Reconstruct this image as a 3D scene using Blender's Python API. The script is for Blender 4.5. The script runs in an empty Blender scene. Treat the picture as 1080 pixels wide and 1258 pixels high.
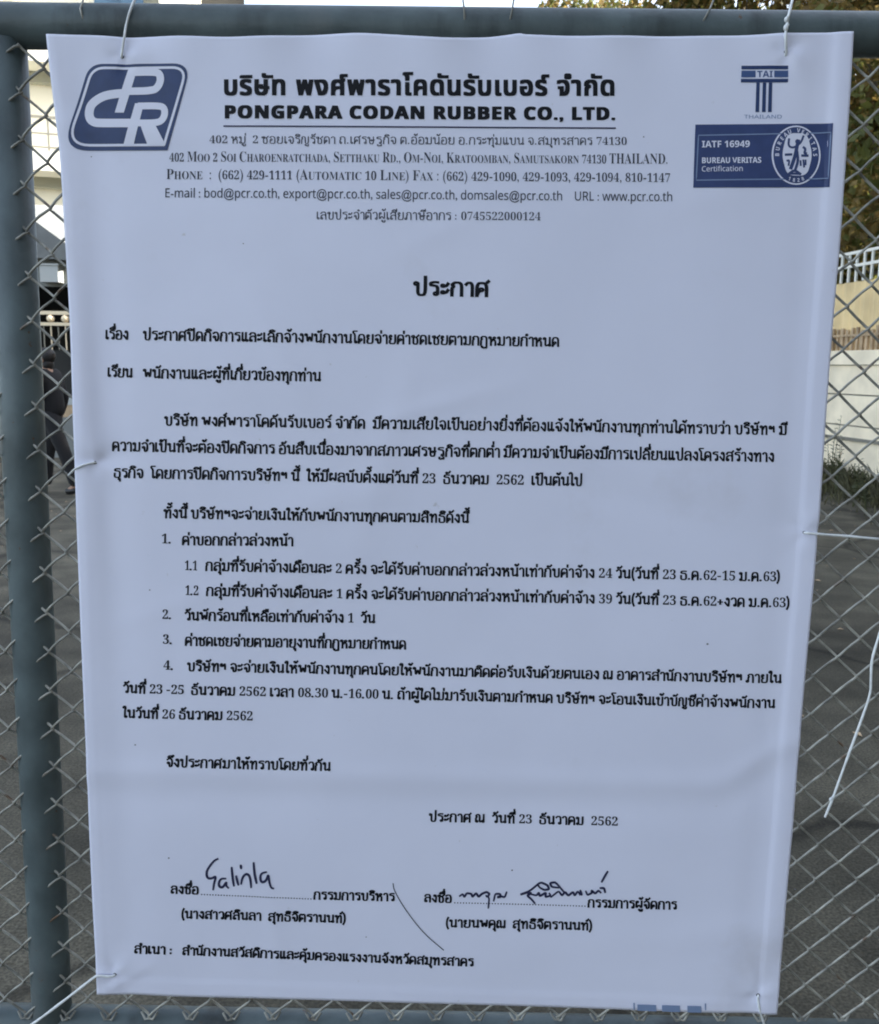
import bpy, math, random
from mathutils import Vector
from mathutils.geometry import delaunay_2d_cdt
R = math.radians
scene = bpy.context.scene
col = scene.collection

# ------------------------------------------------------------------ camera
EYE, DIST, F = 1.50, 1.30, 1100.0        # eye height, metres to the gate, focal length in photo pixels
PITCH, YAW, ROLL = R(9.2), R(0.5), R(0.75)
fw = Vector((math.sin(YAW) * math.cos(PITCH), math.cos(YAW) * math.cos(PITCH), -math.sin(PITCH)))
r0 = fw.cross(Vector((0, 0, 1))).normalized(); u0 = r0.cross(fw)
rt = r0 * math.cos(ROLL) + u0 * math.sin(ROLL); up = u0 * math.cos(ROLL) - r0 * math.sin(ROLL)
CAM = Vector((0, -DIST, EYE))
cd = bpy.data.cameras.new('camera'); co = bpy.data.objects.new('camera', cd); col.objects.link(co)
cd.sensor_fit = 'VERTICAL'; cd.sensor_height = 24.0; cd.lens = 24.0 * F / 1258.0
cd.clip_start = 0.05; cd.clip_end = 2000
m4 = co.matrix_world.copy()
for i in range(3):
    m4[i][0] = rt[i]; m4[i][1] = up[i]; m4[i][2] = -fw[i]; m4[i][3] = CAM[i]
co.matrix_world = m4
cd.dof.use_dof = True; cd.dof.focus_distance = DIST + 0.02; cd.dof.aperture_fstop = 11.0
scene.camera = co

# ------------------------------------------------------------------ light
SUN_EL, SUN_AZ = R(25.0), R(87.0)          # azimuth clockwise from +Y
w = bpy.data.worlds.new('World'); scene.world = w; w.use_nodes = True
nt = w.node_tree; bg = nt.nodes['Background']
sky = nt.nodes.new('ShaderNodeTexSky'); sky.sky_type = 'NISHITA'; sky.sun_disc = False
sky.sun_elevation = SUN_EL; sky.sun_rotation = SUN_AZ
sky.air_density = 1.0; sky.dust_density = 2.0
hs = nt.nodes.new('ShaderNodeHueSaturation'); hs.inputs['Saturation'].default_value = 0.62
nt.links.new(sky.outputs[0], hs.inputs['Color']); nt.links.new(hs.outputs[0], bg.inputs[0]); bg.inputs[1].default_value = 0.13
sd = bpy.data.lights.new('sun', 'SUN'); sd.energy = 4.0; sd.angle = R(0.5); sd.color = (1.0, 0.93, 0.82)
so = bpy.data.objects.new('sun', sd); col.objects.link(so)
sdir = Vector((math.sin(SUN_AZ) * math.cos(SUN_EL), math.cos(SUN_AZ) * math.cos(SUN_EL), math.sin(SUN_EL)))
so.rotation_euler = sdir.to_track_quat('Z', 'Y').to_euler(); so.location = (8, -4, 12)
scene.view_settings.view_transform = 'Standard'; scene.view_settings.look = 'None'
scene.view_settings.gamma = 1.0; scene.view_settings.use_curve_mapping = False
scene.view_settings.exposure = 2.3
scene.cycles.pixel_filter_type = 'BLACKMAN_HARRIS'; scene.cycles.filter_width = 1.9

# ------------------------------------------------------------------ helpers
def ray(px, py):
    return fw + rt * ((px - 540) / F) - up * ((py - 629) / F)
def at(px, py, Y):                          # point of the plane y = Y seen at a photo pixel
    d = ray(px, py); return CAM + d * ((Y - CAM.y) / d.y)
def ground_at(px, py):
    d = ray(px, py); return CAM + d * (-CAM.z / d.z)

def tag(o, label=None, cat=None, group=None, kind=None):
    if label: o['label'] = label
    if cat: o['category'] = cat
    if group: o['group'] = group
    if kind: o['kind'] = kind
    return o
def empty(name, loc=(0, 0, 0), rz=0.0):
    o = bpy.data.objects.new(name, None); col.objects.link(o)
    o.location = loc; o.rotation_euler.z = rz; o.empty_display_size = 0.1
    return o

class MB:
    def __init__(s): s.v = []; s.f = []
    def add(s, vs, fs):
        n = len(s.v); s.v += [tuple(v) for v in vs]; s.f += [tuple(i + n for i in f) for f in fs]
    def box(s, a, b):
        x0, y0, z0 = a; x1, y1, z1 = b
        s.add([(x0,y0,z0),(x1,y0,z0),(x1,y1,z0),(x0,y1,z0),(x0,y0,z1),(x1,y0,z1),(x1,y1,z1),(x0,y1,z1)],
              [(0,3,2,1),(4,5,6,7),(0,1,5,4),(1,2,6,5),(2,3,7,6),(3,0,4,7)])
    def tube(s, pts, r, n=8, caps=True):
        pts = [Vector(p) for p in pts]; k = len(pts)
        rs = r if isinstance(r, (list, tuple)) else [r] * k
        t0 = (pts[1] - pts[0]).normalized()
        a = t0.orthogonal().normalized(); vs = []; fs = []
        for i, p in enumerate(pts):
            t = (pts[min(i + 1, k - 1)] - pts[max(i - 1, 0)])
            t = t.normalized() if t.length > 1e-9 else t0
            a = (a - t * a.dot(t)); a = a.normalized() if a.length > 1e-6 else t.orthogonal().normalized()
            b = t.cross(a)
            for j in range(n):
                th = 2 * math.pi * j / n
                vs.append(p + (a * math.cos(th) + b * math.sin(th)) * rs[i])
        for i in range(k - 1):
            for j in range(n):
                fs.append((i*n+j, i*n+(j+1)%n, (i+1)*n+(j+1)%n, (i+1)*n+j))
        if caps:
            fs.append(tuple(range(n - 1, -1, -1))); fs.append(tuple(range((k-1)*n, k*n)))
        s.add(vs, fs)
    def ball(s, c, r, n=12, sc=(1, 1, 1)):
        vs = [(c[0], c[1], c[2] - r*sc[2])]; fs = []; m = n // 2
        for i in range(1, m):
            ph = math.pi * i / m
            for j in range(n):
                th = 2*math.pi*j/n
                vs.append((c[0]+r*sc[0]*math.sin(ph)*math.cos(th), c[1]+r*sc[1]*math.sin(ph)*math.sin(th), c[2]-r*sc[2]*math.cos(ph)))
        vs.append((c[0], c[1], c[2] + r*sc[2])); e = len(vs) - 1
        for j in range(n): fs.append((0, 1+(j+1)%n, 1+j))
        for i in range(m - 2):
            for j in range(n): fs.append((1+i*n+j, 1+i*n+(j+1)%n, 1+(i+1)*n+(j+1)%n, 1+(i+1)*n+j))
        for j in range(n): fs.append((e, 1+(m-2)*n+j, 1+(m-2)*n+(j+1)%n))
        s.add(vs, fs)
    def build(s, name, mat, parent=None, smooth=False):
        me = bpy.data.meshes.new(name); me.from_pydata(s.v, [], s.f); me.update()
        if mat: me.materials.append(mat)
        if smooth: me.polygons.foreach_set('use_smooth', [True] * len(me.polygons))
        o = bpy.data.objects.new(name, me); col.objects.link(o); o.parent = parent
        return o

def mat(name, c, rough=0.6, metal=0.0, var=0.0, scale=8.0, bump=0.0, bscale=40.0, spec=0.5, c2=None, trans=0.0, detail=4.0):
    m = bpy.data.materials.new(name); m.use_nodes = True
    n = m.node_tree.nodes; l = m.node_tree.links; p = n['Principled BSDF']
    p.inputs['Base Color'].default_value = (*c, 1); p.inputs['Roughness'].default_value = rough
    p.inputs['Metallic'].default_value = metal; p.inputs['Specular IOR Level'].default_value = spec
    tc = n.new('ShaderNodeTexCoord')
    if var or c2:
        ns = n.new('ShaderNodeTexNoise'); ns.inputs['Scale'].default_value = scale; ns.inputs['Detail'].default_value = detail
        l.new(tc.outputs['Object'], ns.inputs['Vector'])
        rp = n.new('ShaderNodeValToRGB'); rp.color_ramp.elements[0].position = .35; rp.color_ramp.elements[1].position = .65
        a = c2 if c2 else tuple(x * (1 - var) for x in c); b = c if c2 else tuple(min(1, x * (1 + var)) for x in c)
        rp.color_ramp.elements[0].color = (*a, 1); rp.color_ramp.elements[1].color = (*b, 1)
        l.new(ns.outputs['Fac'], rp.inputs['Fac']); l.new(rp.outputs['Color'], p.inputs['Base Color'])
    if bump:
        nb = n.new('ShaderNodeTexNoise'); nb.inputs['Scale'].default_value = bscale; nb.inputs['Detail'].default_value = 6
        l.new(tc.outputs['Object'], nb.inputs['Vector'])
        bp = n.new('ShaderNodeBump'); bp.inputs['Strength'].default_value = bump; bp.inputs['Distance'].default_value = 0.01
        l.new(nb.outputs['Fac'], bp.inputs['Height']); l.new(bp.outputs['Normal'], p.inputs['Normal'])
    if trans:
        tr = n.new('ShaderNodeBsdfTranslucent'); mx = n.new('ShaderNodeMixShader'); mx.inputs[0].default_value = trans
        if var or c2: l.new(rp.outputs['Color'], tr.inputs['Color'])
        else: tr.inputs['Color'].default_value = (*c, 1)
        l.new(p.outputs[0], mx.inputs[1]); l.new(tr.outputs[0], mx.inputs[2])
        l.new(mx.outputs[0], n['Material Output'].inputs['Surface'])
    return m

M = dict(
    paint=mat('green_grey_paint', (.088, .114, .118), .46, 0, .22, 14, .10, 90, .35),
    wire=mat('galvanised_wire', (.30, .295, .26), .55, .3, .4, 40),
    vinyl=mat('white_vinyl', (.755, .765, .90), .5, 0, .022, 4, .05, 900, .35),
    hem=mat('welded_hem_vinyl', (.79, .81, .85), .45, 0, .015, 6, .04, 700, .4),
    ink=mat('black_print', (.007, .008, .012), .6, spec=.2),
    softink=mat('thin_grey_print', (.045, .05, .07), .6, spec=.2),
    blue=mat('blue_print', (.018, .042, .135), .5, 0, .1, 60),
    midblue=mat('mid_blue_print', (.05, .095, .24), .5),
    paleblue=mat('pale_blue_print', (.20, .27, .43), .5),
    badge=mat('navy_badge_print', (.034, .057, .165), .5, 0, .08, 60),
    white=mat('unprinted_white', (.76, .765, .88), .5),
    pen=mat('blue_black_pen', (.02, .022, .07), .5),
    speck=mat('grey_speck', (.16, .16, .18), .7),
    cord=mat('white_plastic_cord', (.74, .76, .76), .45, 0, .08, 80),
    hole=mat('dark_hole', (.03, .03, .035), .8),
    asphalt=mat('asphalt', (.104, .093, .068), .92, 0, 0, 1.1, .5, 45, .3, (.066, .060, .044), 0, 10.0),
    cream=mat('cream_wall', (.86, .82, .70), .8, 0, .05, .7),
    creamw=mat('cream_white', (.82, .80, .70), .8, 0, .04, .8),
    olive=mat('olive_grey_shade', (.34, .34, .28), .85, 0, .08, 1),  # shade below the balcony slabs, put into the colour
    rail=mat('grey_balcony_rail', (.22, .21, .17), .6),
    bluegl=mat('blue_window', (.10, .20, .32), .2, 0, .1, 2),
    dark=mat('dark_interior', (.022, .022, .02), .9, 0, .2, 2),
    roof=mat('grey_sheet_roof', (.14, .15, .15), .6, 0, .15, 4),
    shed=mat('grey_shed_wall', (.20, .21, .20), .8, 0, .1, 3),
    signgrey=mat('pale_grey_box', (.42, .44, .43), .6),
    ivory=mat('ivory_metal', (.85, .70, .48), .4),
    wallw=mat('whitewashed_wall', (.85, .745, .56), .85, 0, .11, 3, .15, 30),
    joint=mat('wall_joint', (.20, .19, .16), .9),
    tan=mat('tan_sheet', (.80, .61, .32), .6, 0, 0, 2.2, 0, 0, .4, (.62, .47, .25)),
    brown=mat('brown_timber', (.40, .29, .18), .85, 0, .35, 5),
    whiterail=mat('white_railing_paint', (.75, .74, .68), .5),
    teal=mat('pale_teal_sheet', (.30, .47, .46), .5, 0, .1, 2),
    bark=mat('bark', (.10, .08, .06), .95, 0, .3, 9, .6, 20),
    leaf=mat('olive_leaf', (.150, .150, .038), .55, 0, 0, .9, 0, 0, .3, (.075, .090, .026), .42),
    leafb=mat('yellow_brown_leaf', (.26, .19, .055), .6, 0, 0, .9, 0, 0, .3, (.15, .10, .034), .42),
    weed=mat('weed_leaf', (.05, .06, .02), .6, 0, .3, 8),
    grass=mat('dry_grass', (.065, .062, .026), .8, 0, .4, 5),
    dust=mat('dusty_paper', (.20, .185, .15), .9, 0, .25, 30),
    cloth=mat('black_cloth', (.010, .010, .012), .9),
    skin=mat('skin', (.36, .21, .14), .55),
    hair=mat('black_hair', (.012, .010, .010), .6),
    shoe=mat('black_shoe', (.012, .012, .013), .4),
)

def worn_asphalt(m):
    n = m.node_tree.nodes; l = m.node_tree.links; p = n['Principled BSDF']; tc = next(q for q in n if q.type == 'TEX_COORD')
    src = p.inputs['Base Color'].links[0].from_socket
    def noise(sc, det, lo, hi, a, b):
        t = n.new('ShaderNodeTexNoise'); t.inputs['Scale'].default_value = sc; t.inputs['Detail'].default_value = det; l.new(tc.outputs['Object'], t.inputs['Vector'])
        r = n.new('ShaderNodeValToRGB'); r.color_ramp.elements[0].position = lo; r.color_ramp.elements[1].position = hi
        r.color_ramp.elements[0].color = (a, a, a, 1); r.color_ramp.elements[1].color = (b, b, b, 1); l.new(t.outputs['Fac'], r.inputs['Fac']); return r.outputs['Color']
    def mul(a, b):
        x = n.new('ShaderNodeMix'); x.data_type = 'RGBA'; x.blend_type = 'MULTIPLY'; x.inputs[0].default_value = 1; l.new(a, x.inputs[6]); l.new(b, x.inputs[7]); return x.outputs[2]
    c = mul(src, noise(120, 3, .35, .7, .62, 1.55))        # aggregate
    c = mul(c, noise(3.2, 6, .38, .66, .72, 1.30))         # worn patches
    c = mul(c, noise(.45, 3, .4, .62, .80, 1.18))
    v = n.new('ShaderNodeTexVoronoi'); v.feature = 'DISTANCE_TO_EDGE'; v.inputs['Scale'].default_value = .55
    wn = n.new('ShaderNodeTexNoise'); wn.inputs['Scale'].default_value = 2.5; wn.inputs['Detail'].default_value = 5; l.new(tc.outputs['Object'], wn.inputs['Vector'])
    mx = n.new('ShaderNodeMix'); mx.data_type = 'VECTOR'; mx.inputs[0].default_value = .22; l.new(tc.outputs['Object'], mx.inputs[4]); l.new(wn.outputs['Color'], mx.inputs[5]); l.new(mx.outputs[1], v.inputs['Vector'])
    r = n.new('ShaderNodeValToRGB'); r.color_ramp.elements[0].position = .004; r.color_ramp.elements[1].position = .016
    r.color_ramp.elements[0].color = (.45, .45, .45, 1); r.color_ramp.elements[1].color = (1, 1, 1, 1); l.new(v.outputs['Distance'], r.inputs['Fac'])
    l.new(mul(c, r.outputs['Color']), p.inputs['Base Color'])
worn_asphalt(M['asphalt'])
def chips(m, c, sc, lo, hi, stretch=(1, 1, 1), rough=.85):
    n = m.node_tree.nodes; l = m.node_tree.links; p = n['Principled BSDF']; tc = next(q for q in n if q.type == 'TEX_COORD')
    src = p.inputs['Base Color'].links[0].from_socket
    mp = n.new('ShaderNodeMapping'); mp.inputs['Scale'].default_value = stretch; l.new(tc.outputs['Object'], mp.inputs['Vector'])
    t = n.new('ShaderNodeTexNoise'); t.inputs['Scale'].default_value = sc; t.inputs['Detail'].default_value = 7; t.inputs['Roughness'].default_value = .6; l.new(mp.outputs[0], t.inputs['Vector'])
    r = n.new('ShaderNodeMapRange'); r.inputs['From Min'].default_value = lo; r.inputs['From Max'].default_value = hi; l.new(t.outputs['Fac'], r.inputs['Value'])
    x = n.new('ShaderNodeMix'); x.data_type = 'RGBA'; l.new(r.outputs[0], x.inputs[0]); l.new(src, x.inputs[6]); x.inputs[7].default_value = (*c, 1); l.new(x.outputs[2], p.inputs['Base Color'])
chips(M['paint'], (.10, .058, .034), 38, .665, .70)
chips(M['paint'], (.12, .135, .135), 9, .60, .78, (1, 1, .35))
chips(M['paint'], (.030, .036, .036), 5, .56, .72, (1.6, 1.6, .25))
chips(M['wire'], (.13, .085, .055), 22, .60, .68)
def vinyl(m, amt):
    n = m.node_tree.nodes; l = m.node_tree.links; p = n['Principled BSDF']; tc = next(q for q in n if q.type == 'TEX_COORD')
    chips(m, (.62, .61, .68), 3.2, .60, .86)
    chips(m, (.50, .48, .48), 46, .70, .80)
    w_ = n.new('ShaderNodeTexNoise'); w_.inputs['Scale'].default_value = 2.2; w_.inputs['Detail'].default_value = 3; l.new(tc.outputs['Object'], w_.inputs['Vector'])
    mx = n.new('ShaderNodeMix'); mx.data_type = 'VECTOR'; mx.inputs[0].default_value = .35; l.new(tc.outputs['Object'], mx.inputs[4]); l.new(w_.outputs['Color'], mx.inputs[5])
    v = n.new('ShaderNodeTexVoronoi'); v.feature = 'SMOOTH_F1'; v.inputs['Scale'].default_value = 6.5; v.inputs['Smoothness'].default_value = .35; l.new(mx.outputs[1], v.inputs['Vector'])
    b2 = n.new('ShaderNodeBump'); b2.inputs['Strength'].default_value = amt; b2.inputs['Distance'].default_value = .006; l.new(v.outputs['Distance'], b2.inputs['Height'])
    old = p.inputs['Normal'].links[0].from_socket; l.new(old, b2.inputs['Normal']); l.new(b2.outputs['Normal'], p.inputs['Normal'])
vinyl(M['vinyl'], .22)
# ------------------------------------------------------------------ setting: ground
random.seed(4)
g = MB(); g.add([(-250,-250,0),(250,-250,0),(250,250,0),(-250,250,0)], [(0,1,2,3)])
gr = g.build('ground', M['asphalt']); tag(gr, kind='structure')

# ------------------------------------------------------------------ gate
Yw = -0.020                                 # plane of the chain link
gate = empty('chain_link_gate', (0, 0, 0))
tag(gate, 'grey green pipe gate filled with chain link that carries the white banner', 'gate')
ptl, ptr = at(12, 32, 0), at(1072, 43, 0)
sl = (ptr.z - ptl.z) / (ptr.x - ptl.x)
def rail_z(x): return ptl.z + sl * (x - ptl.x)
XL, XR = -1.02, 0.95
RR = 0.0285
p1, p2 = at(33, 90, 0), at(85, 1200, 0)      # right silhouette of the post
pb = at(20, 1237, 0); pb2 = at(430, 1245, 0)
slb = (pb2.z - pb.z) / (pb2.x - pb.x)
def bot_z(x): return pb.z + slb * (x - pb.x) - 0.026
t = MB(); t.tube([(x, 0, rail_z(x)) for x in (XL-.03, -.6, 0, .5, XR+.03)], RR, 28); t.build('top_rail', M['paint'], gate, True)
t = MB(); t.tube([(x, 0, bot_z(x)) for x in (XL, -.6, 0, .5, XR)], 0.027, 28); t.build('bottom_rail', M['paint'], gate, True)
def post_x(z):
    f = (z - p1.z) / (p2.z - p1.z); return p1.x + (p2.x - p1.x) * f - 0.0302
for dx in (None, XL, XR):
    t = MB(); zt = rail_z(-.6 if dx is None else dx) - 0.02; zb = -.01
    if dx is not None: zt += .14
    xs = (lambda z: post_x(z)) if dx is None else (lambda z: dx)
    t.tube([(xs(z), 0.001, z) for z in (zb, .7*zb+.3*zt, .3*zb+.7*zt, zt)], 0.0300, 28)
    t.build('post', M['paint'], gate, True)
wa, wc = at(182, -70, 0), at(986, -70, 0)      # strand the cords are tied up to, above the picture
ws = (wc.z - wa.z) / (wc.x - wa.x)
t = MB(); t.tube([(x, 0, wa.z + ws*(x - wa.x) - .002) for x in (XL, -.5, 0, .5, XR)], .0022, 8); t.build('upper_wire', M['wire'], gate, True)
# chain link fabric: every wire a flattened spiral hooked into its neighbours
kl, kr = at(94.5, 965, Yw), at(1030.2, 1058.4, Yw)
HH = 0.03004
ni = round((kr.x - kl.x) / (0.0249 * 1.29)); nj = round((kr.z - kl.z) / HH)
if (ni + nj) % 2: ni += 1 if (kr.x - kl.x) / (0.0249 * 1.29) > ni else -1
HW = (kr.x - kl.x) / ni; skew = (kr.z - kl.z - nj*HH) / (kr.x - kl.x)
wm = MB(); WR = 0.0019
def shx(z): return (post_x(z) - post_x(kl.z)) * 0.8
k0 = int((XL + .03 - kl.x) / HW); k1 = int((XR - .03 - kl.x) / HW)
jlo = int(math.ceil((bot_z(-.3) + .014 - kl.z) / HH)); jhi = int((rail_z(0) - .012 - kl.z) / HH)
rw = random.Random(9)
for k in range(k0, k1):
    pts = []
    xa, xb = kl.x + k*HW - .0012, kl.x + (k+1)*HW + .0012
    jo = rw.uniform(-.0012, .0012); ph = rw.uniform(0, 6)
    for j in range(jlo, jhi + 1):
        left = (k + j) % 2 == 0
        z = kl.z + j*HH + jo + .0009*math.sin(j*1.7 + ph); x = xa if left else xb; z += skew*(x - kl.x)
        x += .0008*math.sin(j*2.3 + ph)
        nx, nz = (xb if left else xa), kl.z + (j+1)*HH; nz += skew*(nx - kl.x)
        s = shx(z)
        pts.append((x + s, Yw, z))
        if j < jhi:
            yy = Yw + (-.0034 if left else .0034)    # rising strands in front, falling strands behind
            bow = .0022 if left else 0.0
            for q, yq in ((.12, .75), (.35, 1), (.62, 1), (.88, .75)):
                b = bow*math.sin(math.pi*q)
                pts.append((x + (nx-x)*q + s - b*.7, Yw + (yy-Yw)*yq, z + (nz-z)*q + b*.7))
    # knuckle at the bottom
    x0, y0, z0 = pts[0]
    d = 1 if (k + jlo) % 2 == 0 else -1
    pts = [(x0 + d*.014, y0+.003, z0+.006), (x0 + d*.007, y0-.002, z0-.004), (x0+d*.001, y0, z0-.004)] + pts
    wm.tube(pts, WR, 6)
wm.build('wire_mesh', M['wire'], gate, True)
for px, dx in ((570, -3), (628, 8), (868, 22), (103, -2)):   # ends of tie wires that stick up over the rail
    a = at(px - dx*.3, 30, -.026); b = at(px + dx*.4, 0, -.01); c = at(px + dx*1.2, -45, -.005)
    t = MB(); t.tube([(a.x, a.y, a.z), (a.x*.5+b.x*.5, -.03, a.z*.5+b.z*.5), b, c], .0013, 6); t.build('tie_wire', M['wire'], gate, True)

# ------------------------------------------------------------------ banner
Yb = -0.036
TOP = [(58,43),(110,44),(160,45.5),(215,45),(280,46.5),(345,45),(430,41.5),(480,43),(545,47.5),(600,45.5),(638,41),(650,42.5),(740,44.5),(850,43.5),(950,41),(1020,38.5),(1050,37.5)]
BOT = [(120,1220),(250,1225),(420,1229),(600,1233.5),(780,1238.5),(953,1243)]
LEFT = [(58,43),(65,110),(74,185),(82,300),(88,400),(92,520),(94,590),(100,760),(106,900),(110,1000),(115,1120),(120,1220)]
RIGHT = [(1050,37.5),(1047,90),(1044,140),(1038,230),(1033,300),(1023,410),(1015,510),(1007,620),(997,740),(986,860),(975,990),(964,1110),(953,1243)]
def cum(P):
    L = [0]
    for a, b in zip(P, P[1:]): L.append(L[-1] + math.hypot(b[0]-a[0], b[1]-a[1]))
    return [x / L[-1] for x in L]
def evalc(P, L, t):
    n = len(P); i = 0
    while i < n - 2 and L[i+1] < t: i += 1
    f = (t - L[i]) / (L[i+1] - L[i])
    a = P[max(i-1, 0)]; b = P[i]; c = P[i+1]; d = P[min(i+2, n-1)]
    out = []
    for k in (0, 1):
        m1 = (c[k]-a[k]) * .5; m2 = (d[k]-b[k]) * .5
        if i == 0: m1 = c[k]-b[k]
        if i == n-2: m2 = c[k]-b[k]
        out.append((2*f**3-3*f*f+1)*b[k] + (f**3-2*f*f+f)*m1*.8 + (-2*f**3+3*f*f)*c[k] + (f**3-f*f)*m2*.8)
    return out
cT, cB, cL, cR = cum(TOP), cum(BOT), cum(LEFT), cum(RIGHT)
def coons(s, t):
    T = evalc(TOP, cT, s); B = evalc(BOT, cB, s); Lf = evalc(LEFT, cL, t); Rg = evalc(RIGHT, cR, t)
    o = []
    for k in (0, 1):
        bl = (1-s)*(1-t)*TOP[0][k] + s*(1-t)*TOP[-1][k] + (1-s)*t*BOT[0][k] + s*t*BOT[-1][k]
        o.append((1-t)*T[k] + t*B[k] + (1-s)*Lf[k] + s*Rg[k] - bl)
    return o
HOLES = [(150,70),(966,63),(118,568),(988,654),(141,1197),(930,1220)]
HP = [at(x, y, Yb) for x, y in HOLES]
CT = [at(120, 948, Yb), at(880, 962, Yb)]
def lerp_edge(P, y):
    for a, b in zip(P, P[1:]):
        if a[1] <= y <= b[1]: return a[0] + (b[0]-a[0]) * (y-a[1]) / (b[1]-a[1])
    return P[0][0] if y < P[0][1] else P[-1][0]
def sstep(a, b, x):
    t = min(1, max(0, (x-a)/(b-a))); return t*t*(3-2*t)
def disp(px, py, P):
    """height of the vinyl towards the viewer, in metres, from photo position and plane point"""
    x, z = P.x, P.z
    d = .0030*math.sin(2.3*x + 1.1*z + .5) + .0016*math.sin(5.1*x - 2.2*z) + .0007*math.sin(13*x + 4*z) * math.sin(3.1*z)
    d += .0008*math.sin(9*z + 2*x + 1)
    eL = px - lerp_edge(LEFT, py); eR = lerp_edge(RIGHT, py) - px; eB = (1220 + 23*(px-120)/833) - py; eT = py - 42
    # soft roll along the left side, stronger round its middle
    a = .35 + .65*math.exp(-((py-520)/260)**2)
    d += a*(.0030*math.exp(-((eL-14)/17)**2) - .0022*math.exp(-((eL-46)/22)**2))
    d += .0011*math.exp(-((eR-11)/12)**2)*(.5+.5*math.sin(py/130)) - .0010*math.exp(-((eR-40)/18)**2)
    d += .0013*(1 - sstep(20.5, 24, eR)) + .0005*(1 - sstep(12, 15, eL)) + .0008*(1 - sstep(15.5, 18.5, eB))
    # scallops of the top edge
    d += math.exp(-eT/38) * (.0022*math.sin(px/37) + .0014*math.sin(px/17 + 1))
    # the old fold across the sheet, rising to the right edge
    f = sstep(120, 880, px); yc = 948 + 14*f - 52*sstep(870, 985, px)
    q = (py - yc)
    d += .0013*math.exp(-(q/15)**2) - .0009*math.exp(-((q-28)/22)**2)
    q2 = py - (962 + 60*sstep(860, 975, px))
    d += .0008*math.exp(-(q2/18)**2) * sstep(840, 900, px)
    # hand-made buckles
    for (bx, by, an, ln, wd, h) in BUCK:
        ca, sa = math.cos(an), math.sin(an); ux = (px-bx)*ca + (py-by)*sa; vy = -(px-bx)*sa + (py-by)*ca
        d += h*math.exp(-(ux/ln)**2 - (vy/wd)**2)
    for k, H in enumerate(HP):
        dx, dz = x-H.x, z-H.z; r = math.hypot(dx, dz)
        if r < .2:
            th = math.atan2(dz, dx)
            d += .0020*math.exp(-r/.026)*math.cos(3*th + k) * min(1, r/.014) - .0016*math.exp(-(r/.014)**2)
            d += .0016*math.exp(-r/.055)*math.cos(2*th + k*1.3) * min(1, r/.02)
    return d
rb = random.Random(21)
BUCK = [(rb.uniform(120, 980), rb.uniform(80, 1190), rb.uniform(-.5, .5) + rb.choice((0, 1.4)), rb.uniform(60, 170), rb.uniform(10, 26), rb.uniform(-.0012, .0013)) for _ in range(26)]
BUCK += [(150, 1205, -.5, 40, 6, .0016), (930, 1210, 1.2, 36, 7, .0014), (120, 470, 1.5, 160, 12, -.0012), (70, 90, 1.3, 60, 12, .0015)]
def on_banner(px, py, lift):
    P = at(px, py, Yb); d = disp(px, py, P)
    return (P.x, Yb - d - lift, P.z)

banner = empty('banner', tuple(at(536, 1232, Yb)))
BO = banner.location.copy()
tag(banner, 'white vinyl notice banner printed with Thai text tied to the chain link gate', 'banner')
def loc(v): return (v[0]-BO.x, v[1]-BO.y, v[2]-BO.z)
NS, NT = 250, 300
sh = MB(); vs = []; rows = []
for layer in (0, 1):
    for j in range(NT + 1):
        for i in range(NS + 1):
            if layer == 0:
                c = coons(i/NS, j/NT); rows.append(c); P = on_banner(c[0], c[1], 0.0)
            else:
                P0 = vs[j*(NS+1)+i]; P = (P0[0]+BO.x, P0[1]+BO.y+.0009, P0[2]+BO.z)
            vs.append(loc(P))
fs = []; W1 = NS+1; OFF = W1*(NT+1)
for j in range(NT):
    for i in range(NS):
        a = j*W1+i; fs.append((a, a+W1, a+W1+1, a+1)); fs.append((a+OFF, a+1+OFF, a+W1+1+OFF, a+W1+OFF))
bd = [i for i in range(W1)] + [j*W1+NS for j in range(1, NT+1)] + [NT*W1+i for i in range(NS-1, -1, -1)] + [j*W1 for j in range(NT-1, 0, -1)]
for a, b in zip(bd, bd[1:]+bd[:1]): fs.append((a, b, b+OFF, a+OFF))
sh.add(vs, fs); sheet = sh.build('sheet', M['vinyl'], banner, True)

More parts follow.
